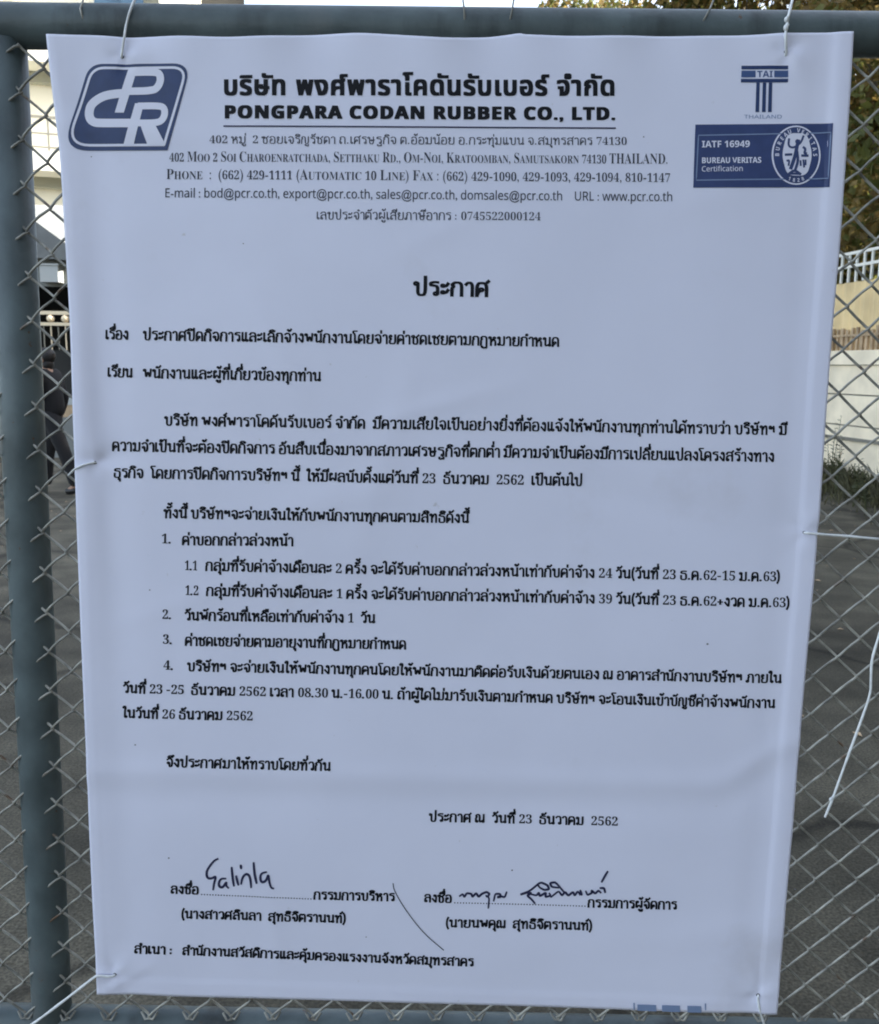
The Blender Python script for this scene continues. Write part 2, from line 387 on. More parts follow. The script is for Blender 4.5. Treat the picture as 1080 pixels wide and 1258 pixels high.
# ---- printing: everything is laid out on the sheet and follows its folds
LIFT = .0005
class Print:
    def __init__(s): s.mb = MB(); s.contrast = False
    def tri(s, pts, faces, lift=LIFT): s.mb.add([loc(on_banner(x, y, lift)) for x, y in pts], faces)
    def ribbon(s, P, hw, lift=LIFT, closed=False):
        if not isinstance(hw, list):
            Q = []; m_ = len(P)
            for i in range(m_ if closed else m_ - 1):
                a, b = P[i], P[(i+1) % m_]; k_ = max(1, int(math.hypot(b[0]-a[0], b[1]-a[1]) / 7))
                Q += [(a[0]+(b[0]-a[0])*q/k_, a[1]+(b[1]-a[1])*q/k_) for q in range(k_)]
            if not closed: Q.append(P[-1])
            P = Q
        n = len(P)
        if n < 2: return
        L = []; Rr = []
        for i in range(n):
            a = P[(i-1) % n] if (closed or i > 0) else P[i]; b = P[(i+1) % n] if (closed or i < n-1) else P[i]
            dx, dy = b[0]-a[0], b[1]-a[1]; l = math.hypot(dx, dy) or 1
            h = hw[i] if isinstance(hw, list) else hw
            if s.contrast: h *= .70 + .42*abs(dy)/l
            ex = ey = 0
            if not closed and i == 0: ex, ey = -dx/l*h*.6, -dy/l*h*.6
            if not closed and i == n-1: ex, ey = dx/l*h*.6, dy/l*h*.6
            L.append((P[i][0]-dy/l*h+ex, P[i][1]+dx/l*h+ey)); Rr.append((P[i][0]+dy/l*h+ex, P[i][1]-dx/l*h+ey))
        f = [(i, (i+1), n+i+1, n+i) for i in range(n-1)]
        if closed: f.append((n-1, 0, n, 2*n-1))
        s.tri(L+Rr, f, lift)
    def poly(s, P, lift=LIFT, step=9.0):
        n = len(P); pts = []
        for i in range(n):
            a, b = P[i], P[(i+1) % n]; m = max(1, int(math.hypot(b[0]-a[0], b[1]-a[1]) / step))
            pts += [(a[0]+(b[0]-a[0])*k/m, a[1]+(b[1]-a[1])*k/m) for k in range(m)]
        nb = len(pts); ed = [(i, (i+1) % nb) for i in range(nb)]
        x0, x1 = min(p[0] for p in pts), max(p[0] for p in pts); y0, y1 = min(p[1] for p in pts), max(p[1] for p in pts)
        gx = x0 + step*.5
        while gx < x1:
            gy = y0 + step*.5
            while gy < y1:
                ins = False
                for i in range(nb):
                    a, b = pts[i], pts[i-1]
                    if (a[1] > gy) != (b[1] > gy) and gx < (b[0]-a[0])*(gy-a[1])/(b[1]-a[1]) + a[0]: ins = not ins
                if ins: pts.append((gx, gy))
                gy += step
            gx += step
        r = delaunay_2d_cdt([Vector(p) for p in pts], ed, [], 1, 1e-5)
        s.tri([(v[0], v[1]) for v in r[0]], [tuple(f) for f in r[2]], lift)
    def build(s, name, m, parent=banner):
        o = s.mb.build(name, m, None)
        o.parent = parent
        if parent is not banner: pass
        return o

def chaikin(P, it=2, c=.25):
    for _ in range(it):
        Q = [P[0]]
        for a, b in zip(P, P[1:]):
            Q += [(a[0]*(1-c)+b[0]*c, a[1]*(1-c)+b[1]*c), (a[0]*c+b[0]*(1-c), a[1]*c+b[1]*(1-c))]
        Q.append(P[-1]); P = Q
    return P
def circle(x, y, r, n=10, ry=None):
    return [(x + r*math.cos(2*math.pi*i/n), y + (ry or r)*math.sin(2*math.pi*i/n)) for i in range(n)]

# looped Thai letterforms: strokes on a grid where the letter body is 10 high; 'o x y r' is a loop
TH = {
'ก':'8.3|1 0 1 5.8 2.3 7 .9 8.2 2.6 10 5.4 10 7 8.6 7 0',
'ข':'8.4|o 1.6 8.6 1.1|2.6 9.6 3.4 8.8 3.2 7.6 2.3 6.6 2.3 0 7.1 0 7.1 10',
'ค':'8.3|1 0 1 7.2 2 9.7 4 10.1 6 9.7 7 7.4 7 0|o 3.8 4.8 1.1|1 .4 1.8 2.6 3 4',
'ฆ':'9|o 1.6 8.6 1.1|2.6 9.6 3.2 8 2.3 6 2.3 0 7.6 0 7.6 10',
'ง':'6.6|o 3.7 8.7 1.1|4.8 9 5.4 7 5.2 .2 4.6 0 1 4.6',
'จ':'8|o 2.5 4.6 1.1|3.6 4.6 3.8 1 4.4 0 6.2 .6 6.8 3 6.7 7.6 5.4 9.8 3.2 10.1 1.1 8.5',
'ช':'8.4|o 1.6 8.6 1.1|2.6 9.6 3.4 8.8 3.2 7.6 2.3 6.6 2.3 0 6.6 0 6.8 5.6 5.4 7.6|5.4 7.7 8.2 10.4',
'ซ':'8.6|o 1.3 8.6 1|2 9.6 2.8 9.8 3 8.8 3.8 9.8 4.2 8.2 2.3 6.6 2.3 0 6.6 0 6.8 5.6 5.4 7.6|5.4 7.7 8.2 10.4',
'ญ':'10.6|1 0 1 5.8 2.3 7 .9 8.2 2.5 10 4.2 10 5.4 8.6 5.4 0 9 0 9 10|o 5.8 -2.2 .8|6.4 -2.8 7.4 -3.8 9 -3.4 9 -1.4',
'ฎ':'8.5|1 0 1 5.8 2.3 7 .9 8.2 2.6 10 5.4 10 7 8.6 7 0|7 0 7 -3.4 5.4 -2.4 4.2 -3.6 2.4 -2.6|o 2.2 -1.8 .7',
'ฐ':'8.2|7 9.8 4.4 10.1 2 9.6 1.4 7.8 3.4 7.4 5.6 7.2 6.8 6 6.8 1.2|o 5.6 1.3 1.1|7 -1 7 -3.4 5.2 -2.2 4 -3.6 2 -2.4|1.8 -1.2 3.4 -1.2',
'ณ':'11|o 2 1.2 1.1|1 1.2 1 5.8 2.3 7 .9 8.2 2.4 10 4 10 5.2 8.6 5.2 0 8 2|o 8.9 1.2 1.1|9.6 2 9.6 10',
'ด':'8.3|1 0 1 7.2 2 9.7 4 10.1 6 9.7 7 7.4 7 0|o 3.4 4 1.1|1 .2 2 1.6 3 3',
'ต':'8.5|1 0 1 7.2 1.6 9.4 3 10 4.1 8.7 5.2 10 6.6 9.4 7.2 7.4 7.2 0|o 3.6 4.2 1.1|1 .2 2 1.6 3 3.2',
'ถ':'8.4|o 2.1 1.2 1.1|1 1.2 1 5.8 2.3 7 .9 8.2 2.6 10 5.4 10 7 8.6 7 0',
'ท':'8.8|o 1.6 8.7 1.1|2.7 8.7 2.7 0|2.7 4.6 4.8 9 6.2 10 7.3 8.6 7.3 0',
'ธ':'8.2|7.2 9.8 4.4 10.1 2 9.6 1.4 7.8 3.4 7.4 5.8 7.2 7 5.8 7 0 1.5 0 1.5 4.6',
'น':'9|o 1.6 8.7 1.1|2.7 8.7 2.7 0 6 1.6|o 7.1 1.2 1.1|7.4 2 7.4 10',
'บ':'8.7|o 1.6 8.7 1.1|2.7 8.7 2.7 0 7.3 0 7.3 10',
'ป':'8.7|o 1.6 8.7 1.1|2.7 8.7 2.7 0 7.3 0 7.3 14',
'ผ':'8.8|o 2.5 8.7 1.1|1.3 8.7 1.3 0 4.4 5 7.5 0 7.5 10',
'พ':'9.6|o 1.5 8.7 1.1|2.5 8.7 3.2 0 5.4 7.6 7.6 0 8.3 10',
'ภ':'9.2|o 1.4 1.2 1.1|2.5 1.2 2.5 5.8 3.6 7 2.3 8.2 3.8 10 6.2 10 7.8 8.6 7.8 0',
'ม':'8.8|o 1.6 8.7 1.1|2.7 8.7 2.7 2.2|o 1.9 1.2 1.1|2.4 2.2 3.2 .6 7.4 0 7.4 10',
'ย':'8.5|o 2.2 8.7 1.1|1.2 8 1.2 6.4 3.2 5.4 1.4 4.2 1.4 0 7.2 0 7.2 10',
'ร':'6.9|6.2 9.8 3.8 10.1 1.4 9.4 1.3 7.7 3.4 7.4 5 7 5.7 5.6 5.7 1.2|o 4.6 1.2 1.1',
'ล':'8.5|1.1 7.6 2.2 9.7 4.2 10.1 6.4 9.6 7.2 7.5 7.2 0|7.2 4.4 6 6.2 4 6.2 1.6 5 1.2 3 1.2 1.2|o 2.3 1.2 1.1',
'ว':'6.9|.9 8.4 2.4 10 4.6 10 5.8 8.2 5.8 1.2|o 4.7 1.2 1.1',
'ศ':'8.8|1 0 1 7.2 2 9.7 4 10.1 6 9.6 7 7.4 7 0|o 3.8 4.8 1.1|1 .4 1.8 2.6 3 4|6.2 9.2 8.4 11.6',
'ษ':'9.4|o 1.6 8.7 1.1|2.7 8.7 2.7 0 7.3 0 7.3 10|o 5 5 .9|5.6 5.4 8.9 5.6',
'ส':'8.7|1.1 7.6 2.2 9.7 4.2 10.1 6.4 9.4 7.2 7.5 7.2 0|7.2 4.4 6 6.2 4 6.2 1.6 5 1.2 3 1.2 1.2|o 2.3 1.2 1.1|6.4 9 8.4 11.6',
'ห':'9|o 1.6 8.7 1.1|2.7 8.7 2.7 0|2.7 3.4 5.4 7.4|o 6.4 8.5 1.1|4.4 5.8 6.6 6 7.5 4.4 7.5 0',
'อ':'8.3|o 2.6 5.4 1.1|1.4 5.4 1.2 1.4 2 0 6 0 7 1.2 7 7.6 5.6 10 2.8 10.1 1 8.6',
'ะ':'5.6|o 1.5 7.4 .9|2.2 6.8 3.8 7.4 4.8 9.2|o 1.5 2.4 .9|2.2 1.8 3.8 2.4 4.8 4.2',
'า':'6.1|.7 8.4 2 10 3.6 10 4.8 8.4 4.8 0',
'เ':'4.2|1.5 10 1.5 1.2|o 2.6 1.2 1.1',
'แ':'7.8|1.5 10 1.5 1.2|o 2.6 1.2 1.1|5.1 10 5.1 1.2|o 6.2 1.2 1.1',
'โ':'5|o 3.5 1.2 1.1|2.4 1.2 2.4 10 .4 12 .6 13.8 4.8 13.8',
'ใ':'4.6|o 3.5 1.2 1.1|2.4 1.2 2.4 9.6 3.2 12 2.6 14.2 .9 14.2|o 1.2 12.8 1',
'ไ':'4.6|o 3.5 1.2 1.1|2.4 1.2 2.4 13.4|2.4 13 1.6 15 .4 15.2 -.6 13.4',
'ฯ':'7|o 1.9 8.6 1|1 8.4 1.2 6.4 3 6.2 4.6 7.6 5.4 9.6 5.7 8 5.7 3',
'(':'3.6|3 13 1.6 10 1.2 5 1.6 1 3 -2.4', ')':'3.6|.6 13 2 10 2.4 5 2 1 .6 -2.4',
'.':'3.4|o 1.4 .8 .42', '-':'4.6|.8 4.4 3.8 4.4', '+':'7|.8 4.8 6 4.8|3.4 2.2 3.4 7.4', ':':'3.4|1.4 1 1.4 1.8|1.4 6 1.4 6.8', ',':'3.2|1.4 .9 1.2 -1.4',
}
MK = {  # marks: drawn back from the end of their letter
'ั':'o -4.7 12.4 .85|-3.8 12 -2.6 12 -.9 14.2',
'ิ':'-6.6 11.6 -5.4 13.3 -3.4 13.6 -1.6 12.8 -.9 11.6 -6.6 11.6',
'ี':'-6.6 11.6 -5.4 13.3 -3.4 13.6 -1.6 12.8 -.9 11.6 -6.6 11.6|-.9 11.6 -.9 14.6',
'ึ':'-6.6 11.6 -5.4 13.3 -3.4 13.6 -1.8 12.8 -1 11.6 -6.6 11.6|o -1 13.5 .8',
'ื':'-6.6 11.6 -5.4 13.3 -3.8 13.6 -1.6 12.8 -.9 11.6 -6.6 11.6|-.9 11.6 -.9 14.6|-2.6 12.8 -2.6 14.6',
'็':'-1 14 -3 13 -5.4 14 -6 12 -4.6 11.4|o -3.9 12 .6',
'ุ':'o -2.4 -1.9 .8|-1.5 -1.9 -1.4 -4.2', 'ู':'o -4.6 -1.9 .8|-3.8 -2 -3.8 -3.8 -1.3 -3.8 -1.3 -1.2',
'่':'-1.4 0 -1.4 2.6', '้':'o -4 1.7 .65|-3.5 1.1 -3.2 .2 -2 .5 -.7 2.8', '์':'o -2.6 .6 .75|-2 1.2 -.6 2.8',
}
UPPER = 'ัิีึื็'
def parse(st):
    out = []
    for seg in st.split('|'):
        tk = seg.split()
        if tk[0] == 'o': out.append(('o', float(tk[1]), float(tk[2]), float(tk[3])))
        else:
            v = [float(q) for q in tk]; out.append(('p', chaikin(list(zip(v[::2], v[1::2])), 2, .19)))
    return out
THP = {k: (float(v.split('|', 1)[0]), parse(v.split('|', 1)[1])) for k, v in TH.items()}
MKP = {k: parse(v) for k, v in MK.items()}

# letters of Blender's own font as flat meshes
_fc = {}
def fglyph(ch, off=0.0):
    key = (ch, off)
    if key in _fc: return _fc[key]
    def ev(body, o_):
        c = bpy.data.curves.new('t', 'FONT'); c.body = body; c.size = 1; c.offset = o_; c.resolution_u = 3
        ob = bpy.data.objects.new('t', c); col.objects.link(ob)
        dg = bpy.context.evaluated_depsgraph_get(); oe = ob.evaluated_get(dg); me = oe.to_mesh()
        v = [(a.co.x, a.co.y) for a in me.vertices]; f = [tuple(p.vertices) for p in me.polygons]
        oe.to_mesh_clear(); bpy.data.objects.remove(ob); bpy.data.curves.remove(c)
        return v, f
    v, f = ev(ch, off)
    a, _ = ev(ch + '|', 0); b, _ = ev('|', 0)
    adv = max(q[0] for q in a) - max(q[0] for q in b)
    _fc[key] = (v, f, adv); return _fc[key]
def serif(ch):
    o = ord(ch)
    if '0' <= ch <= '9': return chr(0x1D7CE + o - 48)
    if 'A' <= ch <= 'Z': return chr(0x1D400 + o - 65)
    if 'a' <= ch <= 'z': return chr(0x1D41A + o - 97)
    return ch
def sans(ch, bold=False):
    o = ord(ch)
    if '0' <= ch <= '9': return chr((0x1D7EC if bold else 0x1D7E2) + o - 48)
    if 'A' <= ch <= 'Z': return chr((0x1D5D4 if bold else 0x1D5A0) + o - 65)
    if 'a' <= ch <= 'z': return chr((0x1D5EE if bold else 0x1D5BA) + o - 97)
    return ch
def fatten(prim, dx, dy):
    out = []
    for ox in (-dx, 0, dx):
        for oy in ((-dy, dy) if dy else (0,)):
            for it in prim: out.append(('f', [(p_+ox, q+oy) for p_, q in it[1]], it[2]))
    return out
def place(prim, a, b, unit, name, m, hw, parent=banner, lift=LIFT, into=None, width=None):
    """prim: strokes and fills in units; baseline a to b in photo pixels; unit: pixels per unit upward"""
    W_ = width; L = math.hypot(b[0]-a[0], b[1]-a[1]); ux, uy = (b[0]-a[0])/L, (b[1]-a[1])/L
    sx = L / W_
    P = into or Print(); li = lift; P.contrast = any(it[0] != 'f' for it in prim)
    tf = lambda x, y: (a[0] + ux*x*sx + uy*y*unit, a[1] + uy*x*sx - ux*y*unit)
    for k, it in enumerate(prim):
        li = lift + (k % 7) * .00002
        if it[0] == 'o':
            P.ribbon([tf(it[1] + it[3]*math.cos(t_)*1.0, it[2] + it[3]*math.sin(t_)) for t_ in [i*math.pi/5 for i in range(10)]], hw*.86, li, True)
        elif it[0] == 'p': P.ribbon([tf(x, y) for x, y in it[1]], hw, li)
        else: P.tri([tf(x, y) for x, y in it[1]], it[2], li)
    if into is None: return P.build(name, m, parent)
def thai_layout(text, dh=12.2, doff=0.0):
    x = 0; prim = []; i = 0; last_tall = False; hasup = False; asc = False
    for n_c, ch in enumerate(text):
        if ch == ' ': x += 3.6; hasup = False; continue
        if ch in MKP:
            dx = -2.3 if asc and ch not in 'ุู' else 0
            dy = 0
            if ch in '่้์': dy = 15.0 if hasup or text[n_c+1:n_c+2] == 'ำ' else 12.0
            if ch in UPPER: hasup = True
            for it in MKP[ch]:
                prim.append(('o', it[1]+x+dx, it[2]+dy, it[3]) if it[0] == 'o' else ('p', [(p+x+dx, q+dy) for p, q in it[1]]))
            continue
        if ch == 'ำ':
            dy = 0
            prim.append(('o', x-2.0, 12.6, .95)); hasup = False
            adv, st = THP['า']
        elif ch.isdigit():
            v, f, adv = fglyph(serif(ch), doff); h = fglyph(serif('2')); H = max(q[1] for q in h[0]); s = dh / H
            prim.append(('f', [(p*s*.84+x, q*s) for p, q in v], f)); x += adv*s*.84; hasup = False; asc = False; continue
        else:
            adv, st = THP[ch]; adv += .55
        for it in st:
            prim.append(('o', it[1]+x, it[2], it[3]) if it[0] == 'o' else ('p', [(p+x, q) for p, q in it[1]]))
        x += adv; hasup = False; asc = ch in 'ป'
    return prim, x
def thai(text, a, b, xh, name, m=None, hw=1.15, parent=banner, into=None, dh=11.8):
    prim, W_ = thai_layout(text, dh, -.012 if m is SK else 0.0)
    return place(prim, a, b, xh/10.0, name, m or M['ink'], hw, parent, LIFT, into, W_ - .6)
def latin_layout(text, fn, off=0.0, ref='H', small=None, track=0.0):
    H = max(q[1] for q in fglyph(fn(ref), off)[0]); x = 0; prim = []
    for ch in text:
        s = 10.0 / H
        if ch == ' ': x += 3.6 + track; continue
        c = ch
        if small and ch.islower(): c = ch.upper(); s *= small
        if small and ch.isdigit(): s *= small * 1.08
        v, f, adv = fglyph(fn(c), off)
        prim.append(('f', [(p*s+x, q*s) for p, q in v], f)); x += adv*s + track
    return prim, x - track
def latin(text, a, b, cap, name, m, fn, off=0.0, small=None, parent=banner, into=None, track=0.0, fat=None):
    prim, W_ = latin_layout(text, fn, off, 'H', small, track)
    if fat: prim = fatten(prim, *fat)
    return place(prim, a, b, cap/10.0, name, m, .5, parent, LIFT, into, W_)

def noto_thai(text, a, b, xh, name, m, off):
    """heavy loopless display letters of the company name"""
    H = max(q[1] for q in fglyph('บ', 0)[0]); s = 10.0/H; x = 0; prim = []; up_ = False
    for ch in text:
        if ch == ' ': x += 6; continue
        v, f, adv = fglyph(ch, off)
        if ch in 'ัิี์':
            dx = 0
            prim.append(('f', [(p*s+x-dx, q*s*1.0) for p, q in v], f)); continue
        prim.append(('f', [(p*s+x, q*s) for p, q in v], f)); x += adv*s + 1.2
    return place(fatten(prim, .85, .48), a, b, xh/10.0, name, m, .5, banner, LIFT, None, x - .5)

K = M['ink']; SK = M['softink']
noto_thai('บริษัท พงศ์พาราโคดันรับเบอร์ จำกัด', (275, 117.5), (757, 117), 18.0, 'company_name', K, 0)
latin('PONGPARA CODAN RUBBER CO., LTD.', (276, 146), (756, 147.2), 15.2, 'company_name', K, lambda c: sans(c, True), 0, track=1.0, fat=(.62, .30))
p = Print(); p.ribbon([(276 + i*16.0, 155.9 + i*.05) for i in range(31)], .95); p.build('letterhead_rule', M['pen'])
thai('402 หมู่  2 ซอยเจริญรัชดา ถ.เศรษฐกิจ ต.อ้อมน้อย อ.กระทุ่มแบน จ.สมุทรสาคร 74130', (258, 177), (770, 178), 8.4, 'address_line', SK, .58)
latin('402 Moo 2 Soi Charoenratchada, Setthaku Rd., Om-Noi, Kratoomban, Samutsakorn 74130 THAILAND.', (209, 199.3), (821, 201), 12.3, 'address_line', SK, serif, -.008, .76)
latin('Phone  :  (662) 429-1111 (Automatic 10 Line) Fax : (662) 429-1090, 429-1093, 429-1094, 810-1147', (205, 220.8), (824, 223.5), 12.3, 'phone_line', SK, serif, -.008, .78)
latin('E-mail : bod@pcr.co.th, export@pcr.co.th, sales@pcr.co.th, domsales@pcr.co.th    URL : www.pcr.co.th', (203, 243), (827, 247), 11.0, 'email_line', SK, sans, .004)
thai('เลขประจำตัวผู้เสียภาษีอากร : 0745522000124', (389, 270), (664, 270.8), 8.8, 'tax_number_line', SK, .62)
thai('ประกาศ', (508, 362.5), (601, 364), 16.0, 'announcement_heading', K, 2.0)
thai('เรื่อง', (130, 416.5), (159, 417), 10.5, 'subject_line')
thai('ประกาศปิดกิจการและเลิกจ้างพนักงานโดยจ่ายค่าชดเชยตามกฎหมายกำหนด', (177, 417.5), (687, 425.5), 10.6, 'subject_line')
thai('เรียน', (132.5, 462.5), (164, 463.5), 10.5, 'addressee_line')
thai('พนักงานและผู้ที่เกี่ยวข้องทุกท่าน', (177, 464), (395, 468), 10.6, 'addressee_line')
def para(name, lines):
    P = Print()
    for tx, a, b, xh in lines: thai(tx, a, b, xh, name, into=P)
    P.build(name, K)
para('body_paragraph', [
 ('บริษัท พงศ์พาราโคดันรับเบอร์ จำกัด  มีความเสียใจเป็นอย่างยิ่งที่ต้องแจ้งให้พนักงานทุกท่านได้ทราบว่า บริษัทฯ มี', (203, 522), (967, 534), 10.6),
 ('ความจำเป็นที่จะต้องปิดกิจการ อันสืบเนื่องมาจากสภาวเศรษฐกิจที่ตกต่ำ มีความจำเป็นต้องมีการเปลี่ยนแปลงโครงสร้างทาง', (138, 553.5), (951, 567), 10.6),
 ('ธุรกิจ  โดยการปิดกิจการบริษัทฯ นี้  ให้มีผลนับตั้งแต่วันที่ 23  ธันวาคม  2562  เป็นต้นไป', (140, 586), (715.5, 596.7), 10.5)])
para('body_paragraph', [('ทั้งนี้ บริษัทฯจะจ่ายเงินให้กับพนักงานทุกคนตามสิทธิดังนี้', (202, 635.5), (576, 641.8), 10.3)])
para('list_item', [('1.', (199, 666.7), (211.5, 667), 10.2), ('ค่าบอกกล่าวล่วงหน้า', (224.5, 668.5), (361, 670), 10.2)])
para('list_item', [('1.1', (227.5, 699.6), (243, 700), 10.2), ('กลุ่มที่รับค่าจ้างเดือนละ 2 ครั้ง จะได้รับค่าบอกกล่าวล่วงหน้าเท่ากับค่าจ้าง 24 วัน(วันที่ 23 ธ.ค.62-15 ม.ค.63)', (253, 700.2), (958, 714), 10.2)])
para('list_item', [('1.2', (228, 730), (244.5, 730.4), 10.1), ('กลุ่มที่รับค่าจ้างเดือนละ 1 ครั้ง จะได้รับค่าบอกกล่าวล่วงหน้าเท่ากับค่าจ้าง 39 วัน(วันที่ 23 ธ.ค.62+งวด ม.ค.63)', (254, 730.8), (969.7, 746), 10.1)])
para('list_item', [('2.', (200, 759.4), (211.5, 759.7), 10), ('วันพักร้อนที่เหลือเท่ากับค่าจ้าง 1  วัน', (227.5, 761), (461, 764.6), 10)])
para('list_item', [('3.', (200.5, 790), (212.5, 790.3), 10), ('ค่าชดเชยจ่ายตามอายุงานที่กฎหมายกำหนด', (228, 791.8), (499, 796.8), 10)])
para('list_item', [('4.', (201.5, 821.7), (214, 822), 9.9), ('บริษัทฯ จะจ่ายเงินให้พนักงานทุกคนโดยให้พนักงานมาติดต่อรับเงินด้วยตนเอง ณ อาคารสำนักงานบริษัทฯ ภายใน', (230.7, 823), (960, 838.8), 9.9),
 ('วันที่ 23 -25  ธันวาคม 2562 เวลา 08.30 น.-16.00 น. ถ้าผู้ใดไม่มารับเงินตามกำหนด บริษัทฯ จะโอนเงินเข้าบัญชีค่าจ้างพนักงาน', (151.7, 850), (952, 869.5), 9.8),
 ('ในวันที่ 26 ธันวาคม 2562', (151.7, 880.5), (311, 884), 9.8)])
para('closing_line', [('จึงประกาศมาให้ทราบโดยทั่วกัน', (205, 940), (406.5, 945.2), 9.6)])
para('date_line', [('ประกาศ ณ  วันที่ 23  ธันวาคม  2562', (527, 1008), (758.5, 1013.2), 9.3)])
def dots(P, a, b, n):
    for i in range(n):
        t_ = (i + .5) / n; P.poly(circle(a[0] + (b[0]-a[0])*t_, a[1] + (b[1]-a[1])*t_, .86, 6), LIFT, 50)
P = Print(); thai('ลงชื่อ', (210, 1096.5), (244.5, 1097.5), 9, '', into=P); dots(P, (246.5, 1098), (384, 1103.4), 40)
thai('กรรมการบริหาร', (385.5, 1103.5), (485, 1105.5), 9, '', into=P); thai('(นางสาวศลินลา  สุทธิจิตรานนท์)', (223, 1127.2), (425, 1132.6), 9, '', into=P); P.build('signature_block', K)
P = Print(); thai('ลงชื่อ', (521, 1106.6), (555, 1107.6), 9, '', into=P); dots(P, (557, 1107.9), (720, 1111.6), 46)
thai('กรรมการผู้จัดการ', (721.5, 1112.6), (830.5, 1114.6), 9, '', into=P); thai('(นายนพคุณ  สุทธิจิตรานนท์)', (547.5, 1137.6), (727, 1140.8), 9, '', into=P); P.build('signature_block', K)
para('copy_line', [('สำเนา :', (165, 1170.2), (212, 1171.8), 9), ('สำนักงานสวัสดิการและคุ้มครองแรงงานจังหวัดสมุทรสาคร', (224, 1172.5), (581.7, 1185.8), 8.9)])

def pen(strokes, ox, oy, sc, hw, name, it=3):
    P = Print()
    for k, st in enumerate(strokes):
        Q = chaikin([(ox + x/sc, oy + y/sc) for x, y in st], max(it, 2), .25 if it == 3 else .15)
        n = len(Q); P.ribbon(Q, [hw*(.75 + .35*math.sin(math.pi*i/max(1, n-1))) for i in range(n)], LIFT + .0001 + k*.00002)
    return P.build(name, M['pen'])
pen([[(345,80),(300,100),(225,200),(215,260),(235,300),(280,298),(325,270),(300,350),(290,425)],
     [(430,300),(375,300),(350,350),(360,395),(400,400),(440,330),(432,380),(460,405)],
     [(495,175),(505,290),(520,382)], [(545,270),(555,320),(570,372)], [(596,150),(600,188)],
     [(600,360),(612,290),(650,245),(690,260),(705,330),(710,400)], [(738,122),(748,250),(770,352)],
     [(880,225),(820,240),(808,300),(830,345),(880,320),(900,245),(910,330),(930,400),(958,408)]], 230, 1045, 9.0, 1.4, 'handwritten_signature')
pen([[(75,205),(95,190),(105,212),(120,185),(150,190),(155,210),(180,185),(195,210),(215,190),(245,178),(265,190),(250,210),(240,200),(262,215),(256,280)],
     [(290,235),(300,190),(330,190),(335,210),(310,212),(335,205),(360,212),(372,178)],
     [(460,192),(520,170),(585,115),(630,135),(640,160),(610,165),(580,150),(565,128)],
     [(462,195),(500,182),(530,185),(500,200),(530,225),(550,250)], [(520,190),(560,200),(575,180),(580,205),(620,180),(615,210),(650,200),(640,185)],
     [(700,150),(655,145),(645,120),(680,115),(740,185)], [(650,210),(700,170),(720,200),(740,175),(760,200),(790,175),(800,200),(820,170),(835,195)],
     [(835,165),(845,195)], [(870,170),(880,195),(910,180),(905,165),(930,185),(950,165),(965,180)], [(960,150),(985,150),(992,178)], [(1008,45),(990,75),(970,112)]], 550, 1060, 5.143, 1.3, 'handwritten_signature', 1)
P = Print(); P.ribbon(chaikin([(483, 1084), (484, 1092), (497, 1115), (520, 1145), (545, 1166)], 3), .55, LIFT+.0002); P.build('pen_scratch', M['softink'])
for x, y, r_ in ((208,1053,1.2),(629,1068,1.2),(185,724,1),(869,791,1.5),(167,914,1.1),(791,168,1),(113,193,.9),(975,1090,1.1),(700,594,.8),(300,300,.9),(450,1150,.8)):
    P = Print(); P.poly(circle(x, y, r_, 7, r_*.8), LIFT+.0001, 60); P.build('dirt_speck', M['speck'])

# company logo: rounded blue parallelogram, white keyline and joined white letters
def z1(pts): return [(75 + x/6.353, 65 + y/6.353) for x, y in pts]
def rnd(pts, r):
    """round the corners of a polygon; r is one radius per corner"""
    out = []; n = len(pts)
    for i in range(n):
        p0, p_, p2_ = Vector(pts[i-1]), Vector(pts[i]), Vector(pts[(i+1) % n]); ri = r[i]
        if ri <= 0: out.append(tuple(p_)); continue
        a = p_ + (p0-p_).normalized()*ri; b = p_ + (p2_-p_).normalized()*ri
        for k in range(9):
            t_ = k/8; out.append(tuple(a*(1-t_)**2 + p_*2*t_*(1-t_) + b*t_*t_))
    return out
logo = empty('company_logo'); logo.parent = banner; logo['label'] = 'blue rounded logo panel with joined white letters at the upper left'
P = Print(); P.poly(z1(rnd([(225,90),(1025,90),(838,766),(25,766)], [110,150,6,190])), LIFT, 5); P.build('blue_panel', M['blue'], logo)
P = Print()
key = rnd([(250,122),(990,122),(812,724),(62,724)], [95,120,4,165])
P.ribbon(z1(key), 1.55, LIFT+.0002, True)
# C
Cc = chaikin([(505,318),(430,322),(330,340),(240,400),(222,470),(232,520),(262,545),(300,552),(560,552)], 3)
P.ribbon(z1(Cc), 5.3, LIFT+.00026)
# P: stem, bowl
P.poly(z1([(524,130),(596,130),(495,470),(424,470)]), LIFT+.00032, 6)
P.ribbon(z1(chaikin([(560,153),(720,153),(775,165),(785,220),(760,275),(720,300),(520,302)], 2)), 4.6, LIFT+.00038)
# R: stem, bowl, leg
P.poly(z1([(582,396),(652,396),(572,728),(492,728)]), LIFT+.00036, 6)
P.ribbon(z1(chaikin([(620,418),(760,418),(812,430),(818,490),(790,540),(740,552),(580,552)], 2)), 4.2, LIFT+.0004)
P.poly(z1([(620,552),(735,552),(812,700),(806,728),(684,728)]), LIFT+.00044, 6)
P.build('white_lettering', M['white'], logo)

